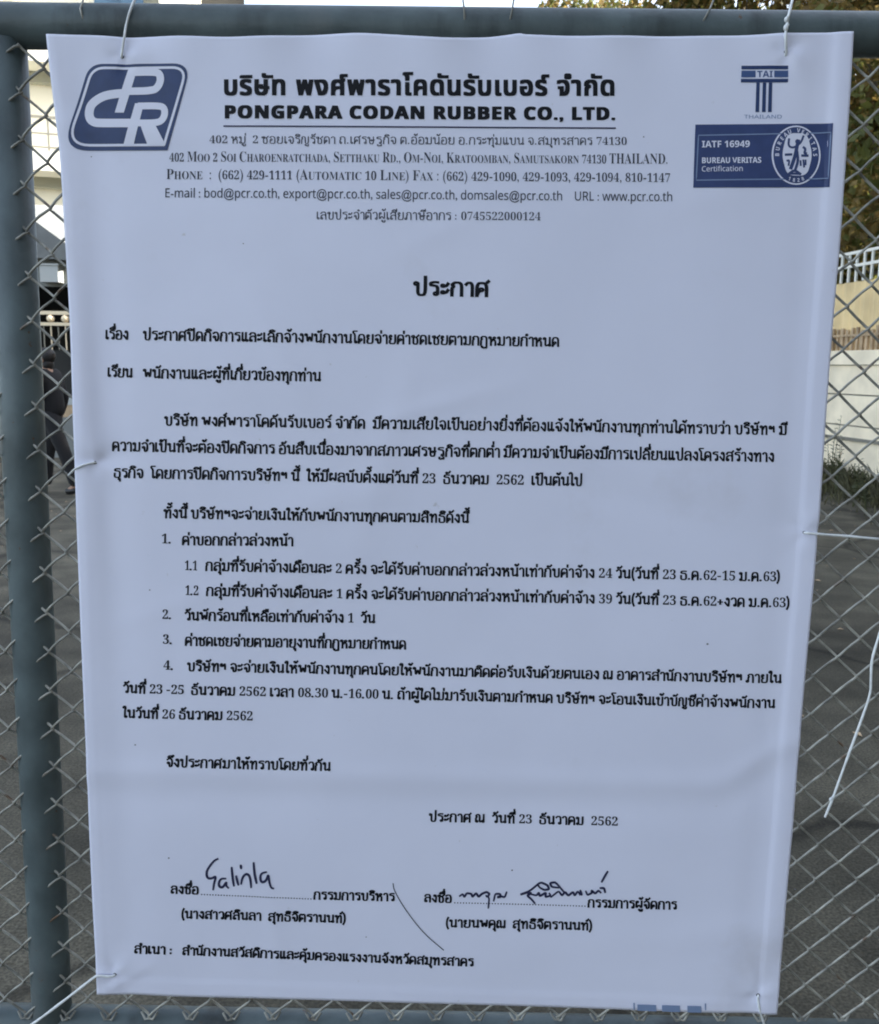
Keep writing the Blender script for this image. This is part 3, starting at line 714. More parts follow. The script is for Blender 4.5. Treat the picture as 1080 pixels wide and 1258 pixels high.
# association mark: striped T over its country name
em = empty('association_mark'); em.parent = banner; em['label'] = 'blue emblem of a striped letter T at the upper right'
def z8(pts): return [(840 + x/5.4, 60 + y/5.4) for x, y in pts]
P = Print()
P.poly(z8([(388,107),(698,107),(698,131),(388,131)])); P.poly(z8([(385,194),(698,194),(697,218),(384,218)]))
for x in (483, 526, 566): P.poly(z8([(x+4,219),(x+27,219),(x+23,415),(x-2,415)]), LIFT+.00005)
P.build('striped_letter', M['blue'], em)
P = Print(); P.poly(z8([(388,140),(482,140),(482,184),(387,184)])); P.build('crossbar_stripe', M['midblue'], em)
P = Print(); P.poly(z8([(606,140),(698,140),(698,184),(606,184)])); P.build('crossbar_stripe', M['midblue'], em)
P = Print(); latin('TAI', z8([(492,183)])[0], z8([(597,183)])[0], 7.6, '', None, lambda c: sans(c, True), into=P)
P.build('initials', M['midblue'], em)
P = Print(); latin('THAILAND', z8([(405,458)])[0], z8([(660,458)])[0], 4.6, '', None, sans, into=P); P.build('country_name', M['paleblue'], em)

# certification badge
bdg = empty('certification_badge'); bdg.parent = banner; bdg['label'] = 'navy certification badge with a white oval seal'
P = Print(); P.poly(z8([(80,500),(995,490),(972,915),(65,920)]), LIFT, 4); P.build('navy_panel', M['badge'], bdg)
P = Print()
fr = z8([(100,572),(980,552),(962,857),(85,870)]); fr2 = []
for i in range(4):
    a, b = fr[i], fr[(i+1) % 4]; fr2 += [(a[0]+(b[0]-a[0])*k/12, a[1]+(b[1]-a[1])*k/12) for k in range(12)]
P.ribbon(fr2, .75, LIFT+.0004, True); P.build('keyline', M['paleblue'], bdg)
P = Print()
for tx, x0_, x1_, yb_, cap, bold in (('IATF 16949', 122, 445, 652, 8.0, True), ('BUREAU VERITAS', 120, 520, 757, 7.0, True), ('Certification', 120, 398, 812, 6.4, False)):
    prim, W_ = latin_layout(tx, lambda c: sans(c, bold), .006)
    place(prim, z8([(x0_, yb_)])[0], z8([(x1_, yb_-4)])[0], cap/10, '', None, .5, bdg, LIFT+.0004, P, W_)
P.build('badge_text', M['white'], bdg)
P = Print(); P.poly(z8(circle(752, 702, 164, 44, 197)), LIFT+.0003, 3.5); P.build('seal_rim', M['white'], bdg)
P = Print(); P.poly(z8(circle(752, 702, 153, 44, 187)), LIFT+.0005, 3.5); P.build('seal_ring', M['badge'], bdg)
P = Print()
P.poly(z8(rnd([(690,556),(826,556),(862,700),(826,838),(690,838),(654,700)], [50]*6)), LIFT+.0007, 3.5)
cx_, cy_ = 752, 702
def ringtext(tx, a0, a1, hgt, flip=False):
    n = len(tx)
    for i, ch in enumerate(tx):
        if ch == ' ': continue
        th = R(a0 + (a1-a0)*(i+.5)/n); v, f, adv = fglyph(sans(ch, True), .004); H_ = max(q[1] for q in fglyph(sans('H', True), .004)[0]); s_ = hgt/H_
        rx, ry = 128, 166
        bx, by = cx_ + rx*math.cos(th), cy_ - ry*math.sin(th)
        tx_, ty_ = (math.sin(th), math.cos(th)) if not flip else (-math.sin(th), -math.cos(th))
        nx_, ny_ = ty_, -tx_
        pts = [(bx + (p_-adv/2)*s_*tx_*.9 + (q-H_/2)*s_*nx_, by + (p_-adv/2)*s_*ty_*.9 + (q-H_/2)*s_*ny_) for p_, q in v]
        P.tri(z8(pts), f, LIFT+.0007)
ringtext('BUREAU VERITAS', 186, -6, 27); ringtext('1828', 243, 297, 24, True)
P.build('seal_lettering', M['white'], bdg)
P = Print()
for st, h in (([(765,605),(757,640),(748,690),(735,735),(715,790)], 2.2), ([(757,680),(765,740),(745,800)], 1.7), ([(760,640),(725,655),(698,640),(703,595)], 1.3),
              ([(762,635),(785,615),(800,575)], 1.3), ([(680,700),(720,698)], 1.5), ([(790,705),(830,705)], 1.5), ([(690,740),(705,735),(700,770)], 1.2),
              ([(800,650),(815,660),(805,690),(820,690)], 1.5), ([(780,740),(782,770)], 1.2), ([(800,735),(805,780)], 1.2), ([(815,735),(815,765)], 1.1), ([(705,825),(740,800),(780,828)], 1.6), ([(712,825),(778,826)], 1.4)):
    P.ribbon(z8(chaikin(st, 2) if len(st) > 2 else st), h, LIFT+.0009)
P.poly(z8(circle(757, 612, 13, 10, 15)), LIFT+.0009, 30); P.build('seal_figure', M['badge'], bdg)

# printer's colour blocks cut off by the bottom edge
P = Print()
for x0_, x1_ in ((782, 805), (812, 834), (843, 860)):
    P.poly([(x0_, 1231 + (x0_-782)*.018), (x1_, 1231 + (x1_-782)*.018), (x1_+.3, 1238.6 + (x1_-782)*.024), (x0_+.3, 1238.6 + (x0_-782)*.024)], LIFT+.0004)
for x_ in (778, 865): P.ribbon([(x_, 1229.5), (x_+.3, 1237)], .8, LIFT+.0004)
P.build('colour_block', M['paleblue'])
# tie holes
for (x, y) in HOLES:
    P = Print(); P.poly(circle(x, y, 2.3, 9, 1.9), LIFT+.0001, 60); P.build('tie_hole', M['hole'])

# ------------------------------------------------------------------ cords that hold the banner
def cord(pts, r, label, knots=(), name='tie_cord'):
    P3 = [Vector(p_) for p_ in pts]; o0 = P3[0]
    root = MB()
    Q = [tuple(p_ - o0) for p_ in P3]; Q3 = Q
    for _ in range(2):
        N = [Q3[0]]
        for a, b in zip(Q3, Q3[1:]):
            N += [tuple(Vector(a)*.75+Vector(b)*.25), tuple(Vector(a)*.25+Vector(b)*.75)]
        N.append(Q3[-1]); Q3 = N
    rr = random.Random(len(label))
    root.tube(Q3, [r*(1 + rr.uniform(-.14, .14)) for _ in Q3], 8)
    for kx, s_ in knots:
        c = Vector(kx) - o0; root.ball(c, r*s_, 10, (1, 1, 1.25)); root.ball(c + Vector((r*.8, -r*.4, r*1.6)), r*s_*.75, 8)
    ob = root.build(name, M['cord'], None, True); ob.location = o0
    tag(ob, label, 'cord', 'white cords tying the banner to the gate'); return ob
def hp(i, lift=.003): return on_banner(*HOLES[i], lift)
cord([at(150,72,Yb+.004), hp(0), at(150.5,60,Yb-.003), at(153,44,Yb-.006), at(155,30,-.034), at(160,12,-.031), at(167,-4,-.020), at(176,-40,-.005), at(182,-70,.0)], .0016,
     'thin white cord at the upper left corner running up over the top rail')
cord([at(965,68,Yb+.004), hp(1), at(965.5,55,Yb-.004), at(965,45,-.041), at(966,32,-.038), at(969,18,-.034), at(974,0,-.022), at(981,-40,-.008), at(986,-70,0)], .0019,
     'white cord with a knot above the striped T emblem at the upper right', [(at(965.5,34,-.040), 1.8), (at(966,24,-.038), 1.5)])
cord([on_banner(119,568,-.001), on_banner(115,568,.0028), on_banner(108,569.5,.0024), on_banner(100,572.5,.0022), on_banner(95,575,.0018), at(90.5,577.5,Yb-.001), at(88,580,-.026), at(84,584,-.018)], .0015,
     'short white cord at the left edge beside the middle paragraph')
cord([at(987,654,Yb+.004), hp(3), at(996,655,Yb-.004), at(1010,656.5,Yb-.003), at(1040,658.5,-.034), at(1072,661.5,-.031), at(1100,664,-.02), at(1112,666,-.012)], .0018,
     'white cord pulled taut sideways from the right edge of the banner')
cord([at(142,1196,Yb+.004), hp(4), at(134,1200,Yb-.005), at(120,1198,-.043), at(114,1202,-.044), at(78,1230,-.043), at(38,1260,-.040), at(16,1274,-.03), at(4,1279,-.015)], .0021,
     'white cord slanting across the foot of the post from the lower left corner')
cord([at(930,1219,Yb+.004), hp(5), at(931,1226,Yb-.005), at(933,1240,-.043), at(938,1256,-.036), at(946,1278,-.031), at(950,1290,-.02)], .0018,
     'white cord hanging down from the lower right corner of the banner')
cord([at(1084,768,-.024), at(1074,800,-.028), at(1070.5,815,-.030), at(1070,838,-.031), at(1069.5,852,-.031), at(1060,880,-.032), at(1040,934,-.033), at(1022,984,-.034), at(1013.5,1004,-.035)], .0019,
     'loose white strap tail dangling on the chain link right of the banner', [(at(1020.5,982,-.034), 1.25)], 'strap_tail')

# ------------------------------------------------------------------ cream building far left
BD = 29.0
bc = Vector((-7.0, 27.5, 0)); brz = R(16)
bld = empty('apartment_building', bc, brz); tag(bld, 'sunlit cream multi storey building with grey balcony railings at the far left', 'building')
# local frame: x along the facade (0 at the right corner, negative to the left), y away from the viewer
H_ST, NST, WID = 3.0, 5, 17.0
b = MB(); b.box((-WID, 1.3, 0), (0, 11, 16.9)); b.build('wall', M['cream'], bld)
for k in range(1, NST + 1):
    z = k*H_ST + 1.02
    b = MB(); b.box((-WID, 0, z), (-1.3, 1.297, z + .55)); b.build('balcony_slab', M['creamw'], bld)
    b = MB(); b.box((-WID, 1.0, z - .30), (-1.3, 1.295, z - .002)); b.build('lintel_shade_band', M['olive'], bld)  # slab's shaded underside painted as an olive grey band
    if k < NST:
        b = MB(); zz = z + .55
        b.box((-WID, .06, zz + .92), (-1.35, .11, zz + .99)); b.box((-WID, .065, zz + .10), (-1.35, .105, zz + .14)); b.box((-WID, .065, zz + .48), (-1.35, .105, zz + .52))
        x = -WID + .1
        while x < -1.4:
            b.box((x, .07, zz), (x + .05, .10, zz + .918)); x += .62
        b.build('balcony_railing', M['rail'], bld)
    for q in range(4):
        b = MB(); x = -3.2 - q*3.9
        b.box((x, 1.24, z + .56), (x + 1.3, 1.297, z + 2.5)); wo = b.build('window', M['creamw'], bld)
        b = MB(); b.box((x + .08, 1.225, z + .64), (x + 1.22, 1.238, z + 2.42)); b.build('pane', M['bluegl'], wo)
for x in (-6.0, -11.0, -16.6):
    b = MB(); b.box((x, .12, 0), (x + .45, .55, 16.9)); b.build('column', M['creamw'], bld)
b = MB(); b.box((-1.25, .2, 0), (-.45, 1.298, 14.6)); b.build('column', M['creamw'], bld)
b = MB(); b.box((-2.35, .9, 9.3), (-1.7, 1.2, 14.6)); b.build('downpipe', M['bluegl'], bld)
b = MB(); b.box((-WID - .3, -.35, 16.903), (.35, 11.3, 17.3)); b.build('roof', M['creamw'], bld)
b = MB()
b.box((.003, 1.6, 0), (1.35, 6.5, 14.0)); b.build('stair_shade_block', M['dark'], bld)  # shade of the stairs put in as a near-black box

# open-fronted grey shed in front of it
sx = at(30, 450, 15.0).x
shed = empty('open_shed', (sx, 15.0, 0)); tag(shed, 'grey open fronted shed with a sheet roof in front of the cream building', 'shed')
def zpx(P, py):                              # height of the point above ground position P seen at photo row py
    lo, hi = -5, 30
    for _ in range(50):
        mid = (lo + hi)/2; v = Vector((P.x, P.y, mid)) - CAM; y = 629 - F*v.dot(up)/v.dot(fw)
        if y > py: lo = mid
        else: hi = mid
    return lo
s0 = Vector((at(50, 450, 15).x, 15.0, 0)); ze, zl, zt_ = zpx(s0, 352), zpx(s0, 314), zpx(s0, 258)
b = MB(); b.add([(-3.6,-.35,zt_-.05),(.12,-.35,zt_+.03),(1.2,-.35,zl+.02),(1.2,-.35,zl-.12),(.12,-.35,zl-.05),(-3.6,-.35,zl-.05),(-3.6,4.5,zt_+.75),(.12,4.5,zt_+.83),(1.2,4.5,zl+.62),(1.2,4.5,zl+.5),(.12,4.5,zl+.5),(-3.6,4.5,zl+.5)],
      [(0,1,4,5),(1,2,3,4),(0,6,7,1),(1,7,8,2),(2,8,9,3),(3,9,10,4),(4,10,11,5),(6,11,10,7),(7,10,9,8),(0,5,11,6)])
b.build('roof', M['roof'], shed)
b = MB()
for i in range(12): b.box((-3.6, -.375, zl + .02 + i*(zt_-zl-.1)/12), (.10, -.353, zl + .045 + i*(zt_-zl-.1)/12))
b.build('roof_rib', M['shed'], shed)
b = MB(); b.box((-3.5, -.05, ze), (1.12, .08, zl - .055)); b.box((-3.5, -.05, zl - .053), (.45, .08, zl - .01)); b.build('fascia', M['shed'], shed)
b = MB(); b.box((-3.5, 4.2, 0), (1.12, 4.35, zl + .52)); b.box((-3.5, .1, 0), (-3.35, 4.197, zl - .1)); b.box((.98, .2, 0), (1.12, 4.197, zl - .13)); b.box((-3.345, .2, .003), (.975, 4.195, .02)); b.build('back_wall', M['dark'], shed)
for x in (-3.4, .96):
    b = MB(); b.box((x, -.04, 0), (x + .16, .12, ze - .003)); b.build('post', M['shed'], shed)
xb0, xb1 = at(58, 340, 15).x - sx, at(80, 340, 15).x - sx
b = MB(); b.box((xb0, -.30, zpx(s0, 348)), (xb1, -.055, zpx(s0, 328))); b.box((xb0 - .02, -.32, zpx(s0, 328) + .002), (xb1 + .02, -.05, zpx(s0, 328) + .03)); b.build('meter_box', M['signgrey'], shed)

# ivory balustrade with round balls
bx0 = at(20, 450, 13.0).x
bal = empty('ornamental_railing', (bx0, 13.0, 0)); tag(bal, 'ivory metal railing with a row of round balls behind the dark clothed person', 'railing')
q0 = Vector((at(60, 450, 13).x, 13.0, 0)); za, zb_, zc_ = zpx(q0, 384), zpx(q0, 398), zpx(q0, 430)
b = MB(); b.box((-.6, -.025, za - .03), (3.4, .025, za + .025)); b.box((-.6, -.025, zb_ - .025), (3.4, .025, zb_ + .025)); b.build('rail', M['ivory'], bal)
ball_step = at(80, 390, 13).x - at(62, 390, 13).x
xx = at(62, 390, 13).x - bx0 - 4*ball_step
for k in range(18):
    b = MB(); b.ball((xx + k*ball_step, 0, (za + zb_)/2 - .003), (za - zb_)/2 - .028, 14); b.build('ball', M['ivory'], bal, True)
    for d in (0, .5):
        b = MB(); b.tube([(xx + (k + d)*ball_step, 0, zc_), (xx + (k + d)*ball_step, 0, zb_ - .024)], .011, 6); b.build('baluster', M['ivory'] if d == 0 else M['rail'], bal)
b = MB(); b.box((-.6, -.03, zpx(q0, 488)), (3.4, .03, zc_ - .002)); b.build('lower_panel', M['dark'], bal)
b = MB(); b.box((-.6, -.06, zpx(q0, 497)), (3.4, .06, zpx(q0, 488) - .002)); b.build('kerb_cap', M['signgrey'], bal)
b = MB(); b.box((-.6, -.05, zpx(q0, 512)), (3.4, .05, zpx(q0, 497) - .002)); b.build('brick_band', M['brown'], bal)
b = MB(); b.box((-.6, -.045, 0), (3.4, .045, zpx(q0, 512) - .002)); b.build('plinth', M['shed'], bal)
for x in (-.7, 3.4):
    b = MB(); b.box((x, -.05, 0), (x + .1, .05, za + .12)); b.build('post', M['ivory'], bal)

# ------------------------------------------------------------------ person in black
def skin(name, V, E, Rr, m, parent, sub=2, root=0):
    me = bpy.data.meshes.new(name); me.from_pydata([tuple(v) for v in V], E, []); me.update()
    o = bpy.data.objects.new(name, me); col.objects.link(o)
    md = o.modifiers.new('s', 'SKIN'); md.use_smooth_shade = True
    for i, sv in enumerate(me.skin_vertices[0].data):
        r_ = Rr[i]; sv.radius = r_ if isinstance(r_, tuple) else (r_, r_); sv.use_root = (i == root)
    sb = o.modifiers.new('d', 'SUBSURF'); sb.levels = sub; sb.render_levels = sub
    dg = bpy.context.evaluated_depsgraph_get(); nm = bpy.data.meshes.new_from_object(o.evaluated_get(dg))
    bpy.data.objects.remove(o); nm.name = name; nm.materials.clear(); nm.materials.append(m)
    nm.polygons.foreach_set('use_smooth', [True]*len(nm.polygons))
    ob = bpy.data.objects.new(name, nm); col.objects.link(ob); ob.parent = parent
    return ob
pg = ground_at(59, 606)
per = empty('person', (pg.x, pg.y, 0), R(0)); tag(per, 'person in black shirt and black trousers walking left across the yard', 'person')
# local: walking towards -x; forward leg nearly upright on the left, rear leg behind on the right
J = dict(hip=(.10,0,.86), waist=(.09,0,1.02), chest=(.08,0,1.26), neck=(.06,0,1.42), head=(.045,0,1.52), crown=(.05,0,1.60),
         lh=(.09,.085,.84), lk=(-.01,.085,.46), la=(-.05,.085,.09), lt=(-.16,.085,.035),
         rh=(.12,-.085,.84), rk=(.26,-.09,.46), ra=(.37,-.09,.11), rtoe=(.26,-.09,.03),
         ls=(.08,.17,1.36), le=(.16,.22,1.10), lw=(.09,.23,.87), rs=(.08,-.17,1.36), re=(-.02,-.22,1.11), rw=(-.12,-.20,.90))
nm_ = list(J); ix = {k: i for i, k in enumerate(nm_)}
V = [J[k] for k in nm_]
V.append((-.058, 0, 1.518)); V.append((-.03, 0, 1.512))
E_ = [(ix[a], ix[b2]) for a, b2 in (('hip','waist'),('waist','chest'),('chest','neck'),('neck','head'),('head','crown'),('hip','lh'),('lh','lk'),('lk','la'),('la','lt'),('hip','rh'),('rh','rk'),('rk','ra'),('ra','rtoe'),
     ('chest','ls'),('ls','le'),('le','lw'),('chest','rs'),('rs','re'),('re','rw'))]
rad = dict(hip=(.10,.13), waist=(.085,.12), chest=(.10,.14), neck=.05, head=(.085,.075), crown=(.07,.06), lh=.075, lk=.05, la=.034, lt=.03, rh=.075, rk=.05, ra=.034, rtoe=.03, ls=.05, le=.038, lw=.026, rs=.05, re=.038, rw=.026)
Rl = [rad[k] for k in nm_] + [.012, .03]
E_ += [(ix['head'], len(nm_) + 1), (len(nm_) + 1, len(nm_))]
for side, wq, s_ in (('l', J['lw'], 1), ('r', J['rw'], -1)):   # palm, four fingers and a thumb
    wi = ix[side + 'w']; px_ = len(V); V.append((wq[0]-.012, wq[1], wq[2]-.07)); Rl.append((.022, .034)); E_.append((wi, px_))
    for q in range(4):
        off = (q - 1.5)*.019; ln = (.055, .068, .063, .048)[q]
        a = len(V); V += [(wq[0]-.014+off, wq[1], wq[2]-.105), (wq[0]-.020+off*1.1, wq[1]-s_*.008, wq[2]-.105-ln*.55), (wq[0]-.020+off*1.1, wq[1]-s_*.024, wq[2]-.105-ln)]
        Rl += [.009, .008, .007]; E_ += [(px_, a), (a, a+1), (a+1, a+2)]
    a = len(V); V += [(wq[0]-.045, wq[1]-s_*.008, wq[2]-.06), (wq[0]-.058, wq[1]-s_*.018, wq[2]-.095)]; Rl += [.011, .009]; E_ += [(px_, a), (a, a+1)]
body = skin('body', V, E_, Rl, M['skin'], per)
skin('trousers', [(.10,0,.90),(.10,0,1.0),J['lh'],J['lk'],(-.05,.085,.075),J['rh'],J['rk'],(.368,-.09,.085)], [(0,1),(0,2),(2,3),(3,4),(0,5),(5,6),(6,7)], [(.125,.15),(.115,.14),.10,.078,.07,.10,.078,.07], M['cloth'], per)
skin('shirt', [(.10,0,.84),(.09,0,1.06),(.08,0,1.27),(.065,0,1.41),(.08,.17,1.355),(.16,.22,1.10),(.09,.23,.88),(.08,-.17,1.355),(-.02,-.22,1.11),(-.12,-.20,.91)], [(0,1),(1,2),(2,3),(2,4),(4,5),(5,6),(2,7),(7,8),(8,9)], [(.145,.17),(.13,.16),(.135,.175),.085,.085,.062,.045,.085,.062,.045], M['cloth'], per)
for a, c in (((-.03,.085,.05),(-.18,.085,.035)), ((.39,-.09,.055),(.235,-.09,.034))):
    skin('shoe', [a, ((a[0]+c[0])/2, a[1], .045), c], [(0,1),(1,2)], [(.045,.045),(.042,.042),(.03,.032)], M['shoe'], per)
for sy in (-1, 1):
    eb = MB(); eb.ball((-.036, sy*.032, 1.535), .009, 8); eb.build('eye', M['hair'], per, True)
    eb = MB(); eb.ball((.05, sy*.082, 1.515), .026, 8, (.8, .35, 1.2)); eb.build('ear', M['skin'], per, True)
hb = MB(); hb.ball((.068,0,1.565), .105, 16, (1,.86,.92)); hb.ball((.082,0,1.475), .072, 12, (.9,1.05,1.1)); hb.build('hair', M['hair'], per, True)

# ------------------------------------------------------------------ boundary wall, panels and railing on the right
W0 = ground_at(1055, 603)
wd = math.atan2(-.155, 1.0)                  # run of the wall: local +y goes away from the viewer
def wallroot(name, label, cat): 
    o = empty(name, (W0.x, W0.y, 0), -wd*1.0); o.rotation_euler.z = math.atan(.155); tag(o, label, cat); return o
zw = {k: zpx(W0, v) for k, v in dict(cop=448, base=430, j1=486, j2=525, led=538, tan=341, mid=402, r1=303, r2=320).items()}
Y0, Y1 = -15.0, 24.0
wl = wallroot('boundary_wall', 'whitewashed masonry boundary wall with level joints along the right side of the yard', 'wall')
lev = [0, zw['led'] - .04, zw['j2'] - .01, zw['j1'] - .01, zw['cop'] - .01]
b = MB()
for a, c in zip(lev, lev[1:]): b.box((0, Y0, a + (.02 if a else 0)), (.16, Y1, c))
b.build('wall_panel', M['wallw'], wl)
b = MB(); b.box((.02, Y0 + .01, .01), (.14, Y1 - .01, zw['cop'])); b.build('joint_backing', M['joint'], wl)
b = MB(); b.box((-.035, Y0, zw['cop']), (.2, Y1, zw['base'])); b.build('coping', M['wallw'], wl)
b = MB(); b.box((-.03, Y0, zw['led'] - .055), (-.003, Y1, zw['led'] - .015)); b.build('ledge', M['joint'], wl)
pn = wallroot('corrugated_panel_fence', 'tan corrugated sheet fence standing on the whitewashed wall', 'fence')
b = MB(); vs = []; n_ = int((Y1 - Y0)/.1)
for i in range(n_*2 + 1):
    y = Y0 + i*.05; x = .05 + (.0 if (i//2) % 2 else .035)
    vs += [(x, y, zw['base'] + .001), (x, y, zw['tan'])]
b.add(vs, [(2*i, 2*i+1, 2*i+3, 2*i+2) for i in range(n_*2)]); b.build('sheet', M['tan'], pn)
b = MB(); rq = random.Random(3); y = Y0
while y < Y1:
    b.box((.012 + rq.uniform(0, .008), y, zw['base'] + .003), (.046, y + rq.uniform(.03, .06), zw['mid'] + rq.uniform(-.03, .03))); y += .105
b.box((.004, Y0, zw['mid'] - .10), (.0115, Y1, zw['mid'] - .07)); b.build('timber_skirt', M['brown'], pn)
rl = wallroot('metal_railing', 'white painted metal railing on top of the tan corrugated fence', 'railing')
b = MB()
for z in (zw['r1'], zw['r2']): b.box((.045, Y0, z - .018), (.075, Y1, z + .018))
b.build('rail', M['whiterail'], rl)
b = MB(); y = Y0
while y < Y1: b.box((.048, y, zw['tan'] + .002), (.072, y + .03, zw['r1'] - .019)); y += .16
b.build('bars', M['whiterail'], rl)
rl.children[-1].name = 'baluster'; rl.children[-1]['kind'] = 'stuff'
ts = wallroot('low_shed', 'low shed with a pale teal sheet roof glimpsed over the tan fence', 'shed')
zt1, zt2 = zpx(W0, 336) + .05, zpx(W0, 322) + .12
b = MB(); b.box((1.3, -6, 0), (4.5, 9, zt1 - .3)); b.build('wall', M['shed'], ts)
b = MB(); b.add([(1.0,-6.3,zt1-.25),(4.8,-6.3,zt2+.1),(4.8,9.3,zt2+.1),(1.0,9.3,zt1-.25),(1.0,-6.3,zt1),(4.8,-6.3,zt2+.35),(4.8,9.3,zt2+.35),(1.0,9.3,zt1)],
      [(0,3,2,1),(4,5,6,7),(0,1,5,4),(1,2,6,5),(2,3,7,6),(3,0,4,7)]); b.build('roof', M['teal'], ts)

# ------------------------------------------------------------------ unseen building added behind the camera to block low sky light
fb = empty('shade_building', (5.6, -6.5, 0), R(-14)); tag(fb, 'grey unseen building added behind the camera to shade the gate', 'building')
b = MB(); b.box((-4, -9, 0), (26, 0, 11.6)); b.build('wall', M['shed'], fb)
b = MB(); b.box((-4.4, -9.4, 11.603), (26.4, .5, 11.9)); b.build('roof', M['roof'], fb)
for q in range(12):
    fz = 4.6*(q // 6); fx = (q % 6)*4.2
    b = MB(); b.box((-2.6 + fx, .003, 2.2 + fz), (-.6 + fx, .06, 3.7 + fz)); wo = b.build('window', M['signgrey'], fb)
    b = MB(); b.box((-2.5 + fx, .063, 2.3 + fz), (-.7 + fx, .075, 3.6 + fz)); b.build('pane', M['dark'], wo)

# ------------------------------------------------------------------ trees
def tree_mesh(seed, h, rad_, nclump, leaves, lsz):
    rg = random.Random(seed); tb = MB(); lf = MB(); lf2 = MB()
    tb.tube([(0,0,0),(.08,.03,h*.2),(.02,.1,h*.45),(.1,.05,h*.7),(.05,0,h*.9)], [.2,.17,.13,.08,.03], 10)
    cl = []
    for i in range(nclump):
        u_ = rg.random(); z = h*(.22 + .76*u_); rmax = rad_*math.sin(math.pi*(.18 + .80*u_))**.7
        a = rg.uniform(0, 2*math.pi); r_ = rmax*math.sqrt(rg.uniform(.08, 1)); cl.append((r_*math.cos(a), r_*math.sin(a), z, rg.uniform(.45, .95)*rad_*.36))
        if i % 2 == 0:
            zb2 = z*.62 + h*.02
            tb.tube([(.05, .05, zb2), (r_*.45*math.cos(a), r_*.45*math.sin(a), zb2*.6+z*.4+.1), (r_*.95*math.cos(a), r_*.95*math.sin(a), z)], [.06, .035, .012], 6)
    for (x, y, z, s_) in cl:
        tgt = lf if rg.random() < .62 else lf2
        for _ in range(leaves):
            d = Vector((rg.gauss(0,1), rg.gauss(0,1), rg.gauss(0,.75))).normalized()*s_*rg.uniform(.35, 1.05)
            c = Vector((x,y,z)) + d; L = lsz*rg.uniform(.6, 1.3)
            a = Vector((rg.gauss(0,1), rg.gauss(0,1), rg.gauss(-.4,.8))).normalized(); n_ = a.cross(Vector((rg.gauss(0,1), rg.gauss(0,1), rg.gauss(0,1)))).normalized()
            w_ = n_*L*.28; m_ = c + a*L*.5 + a.cross(n_)*L*.07
            t2 = tgt if rg.random() < .85 else (lf2 if tgt is lf else lf)
            t2.add([c, m_ - w_, c + a*L, m_ + w_], [(0,1,2,3)])
    return tb, lf, lf2
def make_tree(name, loc_, label, seed, h, rad_, nc, lv, ls):
    tb, lf, lf2 = tree_mesh(seed, h, rad_, nc, lv, ls)
    o = empty(name, loc_); tag(o, label, 'tree', 'trees behind the right hand wall')
    tb.build('trunk', M['bark'], o, True)
    cr = lf.build('crown', M['leaf'], o); me = cr.data; me.materials.append(M['leafb'])
    n0 = len(lf.f); mb = MB(); mb.v = lf.v + lf2.v; mb.f = lf.f + [tuple(i + len(lf.v) for i in f) for f in lf2.f]
    me.clear_geometry(); me.from_pydata(mb.v, [], mb.f); me.polygons.foreach_set('material_index', [0]*n0 + [1]*len(lf2.f)); me.update()
    return o
def copy_tree(o, loc_, rz, sc, label):
    r_ = o.copy(); col.objects.link(r_); r_.location = loc_; r_.rotation_euler.z = rz; r_.scale = (sc, sc, sc); r_['label'] = label
    for ch in o.children:
        c = ch.copy(); col.objects.link(c); c.parent = r_
    return r_
A = make_tree('leafy_tree', (8.6, 15.2, 0), 'nearest olive green tree right of the banner behind the white railing', 3, 9.5, 3.0, 110, 190, .19)
B = make_tree('leafy_tree', (7.2, 22.5, 0), 'tall yellow brown tree whose top shows over the rail near the knotted cord', 8, 12.5, 3.6, 120, 180, .22)
copy_tree(B, (4.3, 26.5, 0), 2.0, .98, 'tall tree with the leftmost foliage seen over the top rail')
copy_tree(B, (11.0, 21.0, 0), 4.1, 1.02, 'broad tree filling the upper right corner over the top rail')
copy_tree(A, (10.2, 17.6, 0), 1.2, 1.1, 'dense tree standing just behind the nearest olive green tree')
for i, (x, y, rz, sc) in enumerate(((9.4, 11.2, .7, 1.05), (10.6, 7.2, 2.6, 1.4), (10.4, 3.4, 4.4, 1.45), (10.8, -.4, 5.5, 1.5), (10.6, -4.2, 3.3, 1.5), (13.4, 1.6, 1.9, 1.6), (13.6, -2.3, 3.9, 1.6), (13.2, 5.3, 5.1, 1.5))):
    copy_tree(A, (x, y, 0), rz, sc, 'unseen olive green tree added outside the right edge to shade the yard')  # out of view, added and enlarged to block sun and sky light

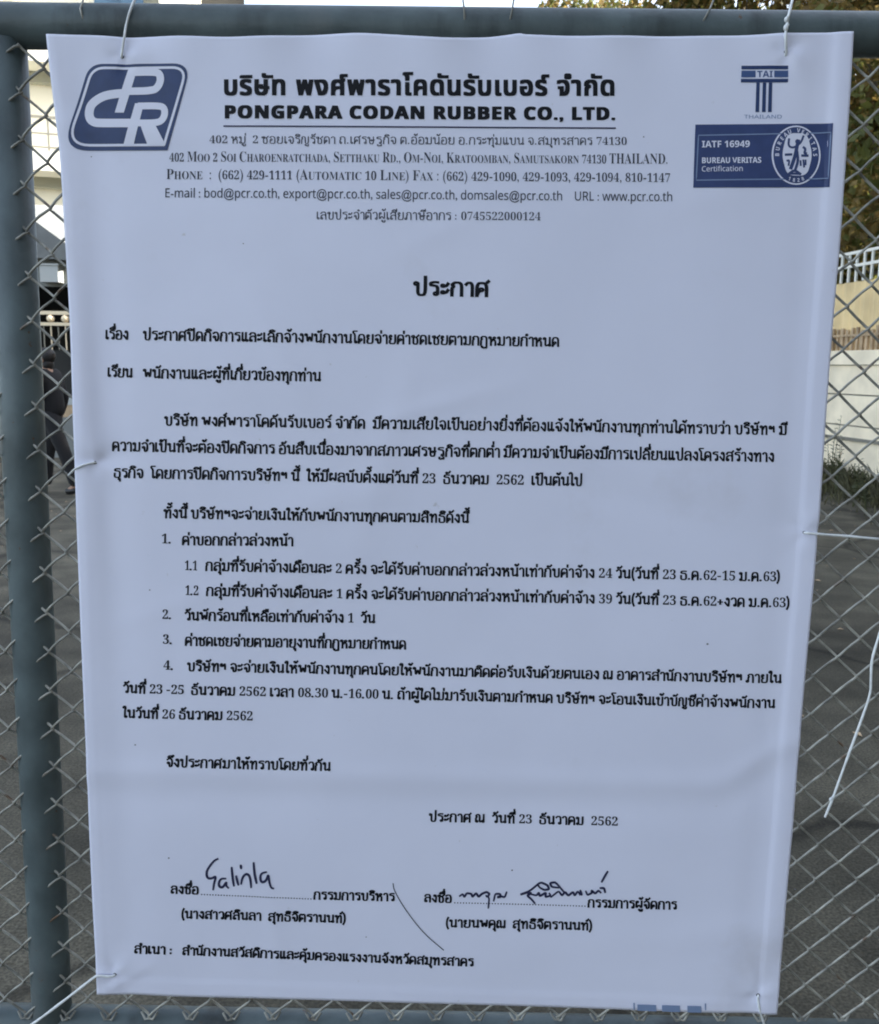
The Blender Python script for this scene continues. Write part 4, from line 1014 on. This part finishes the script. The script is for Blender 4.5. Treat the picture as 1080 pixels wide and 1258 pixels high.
# ------------------------------------------------------------------ weeds at the foot of the wall
def weed(px, py, hgt, seed, label, lean=0):
    g0 = ground_at(px, py); rg = random.Random(seed)
    o = empty('weed_plant', (g0.x, g0.y, 0)); tag(o, label, 'weed', 'weeds at the foot of the white wall')
    st = MB(); lf = MB()
    for k in range(3):
        a = rg.uniform(0, 6.28); tip = Vector((math.cos(a)*.08 + lean, math.sin(a)*.08, hgt*rg.uniform(.65, 1)))
        st.tube([(0,0,0), tuple(tip*.5 + Vector((.01,.01,0))), tuple(tip)], [.007,.005,.002], 6)
        for q in range(14):
            f_ = .25 + .75*q/13; c = tip*f_; b2 = rg.uniform(0, 6.28); L = .10*rg.uniform(.6, 1.2)*(1.15 - .6*f_)
            d = Vector((math.cos(b2), math.sin(b2), .35)).normalized(); s_ = d.cross(Vector((0,0,1))).normalized()*L*.24
            lf.add([c, c + d*L*.5 - s_ + Vector((0,0,.01)), c + d*L, c + d*L*.5 + s_ + Vector((0,0,.01))], [(0,1,2,3)])
    st.build('stem', M['weed'], o); lf.build('foliage', M['weed'], o)
weed(1026, 612, .78, 1, 'tallest weed spike against the white wall at the banner edge')
weed(1018, 600, .95, 2, 'weed with dark leaf tufts half hidden behind the banner edge')
weed(1049, 622, .55, 3, 'low round leaved weed between the tall spike and the frame edge')
weed(1064, 626, .50, 4, 'low weed furthest right below the white wall')
gs = MB(); rg = random.Random(5); wr = wl.rotation_euler.z
for _ in range(10500):
    y = rg.uniform(-5, 12); x = -abs(rg.gauss(0, .45)) - .02
    if rg.random() < .25 and math.sin(y*2.1) < 0: continue
    X = W0.x + x*math.cos(wr) - y*math.sin(wr); Yy = W0.y + x*math.sin(wr) + y*math.cos(wr)
    h_ = rg.uniform(.09, .44)*math.exp(x*1.1); a = rg.uniform(0, 6.28); w_ = .007
    lx, ly = math.cos(a)*h_*.5, math.sin(a)*h_*.5
    gs.add([(X - w_*math.sin(a), Yy + w_*math.cos(a), 0), (X + w_*math.sin(a), Yy - w_*math.cos(a), 0), (X + lx*.5 + w_*.6*math.sin(a), Yy + ly*.5, h_*.7), (X + lx, Yy + ly, h_)], [(0,1,2,3)])
tag(gs.build('dry_grass', M['grass']), 'dry grass and litter growing along the foot of the white wall', 'grass', None, 'stuff')
lt = MB(); rg = random.Random(15)
for _ in range(700):                          # fallen leaves and grit on the yard
    X, Yy = rg.uniform(-7, 6), rg.uniform(1.2, 14); s_ = rg.uniform(.008, .03); a = rg.uniform(0, 6.28)
    c_, n_ = math.cos(a)*s_, math.sin(a)*s_
    lt.add([(X - c_, Yy - n_, .004), (X + n_*.5, Yy - c_*.5, .009), (X + c_, Yy + n_, .006), (X - n_*.5, Yy + c_*.5, .012)], [(0,1,2,3)])
tag(lt.build('leaf_litter', M['brown']), 'scattered fallen leaves and grit on the asphalt yard', 'litter', None, 'stuff')
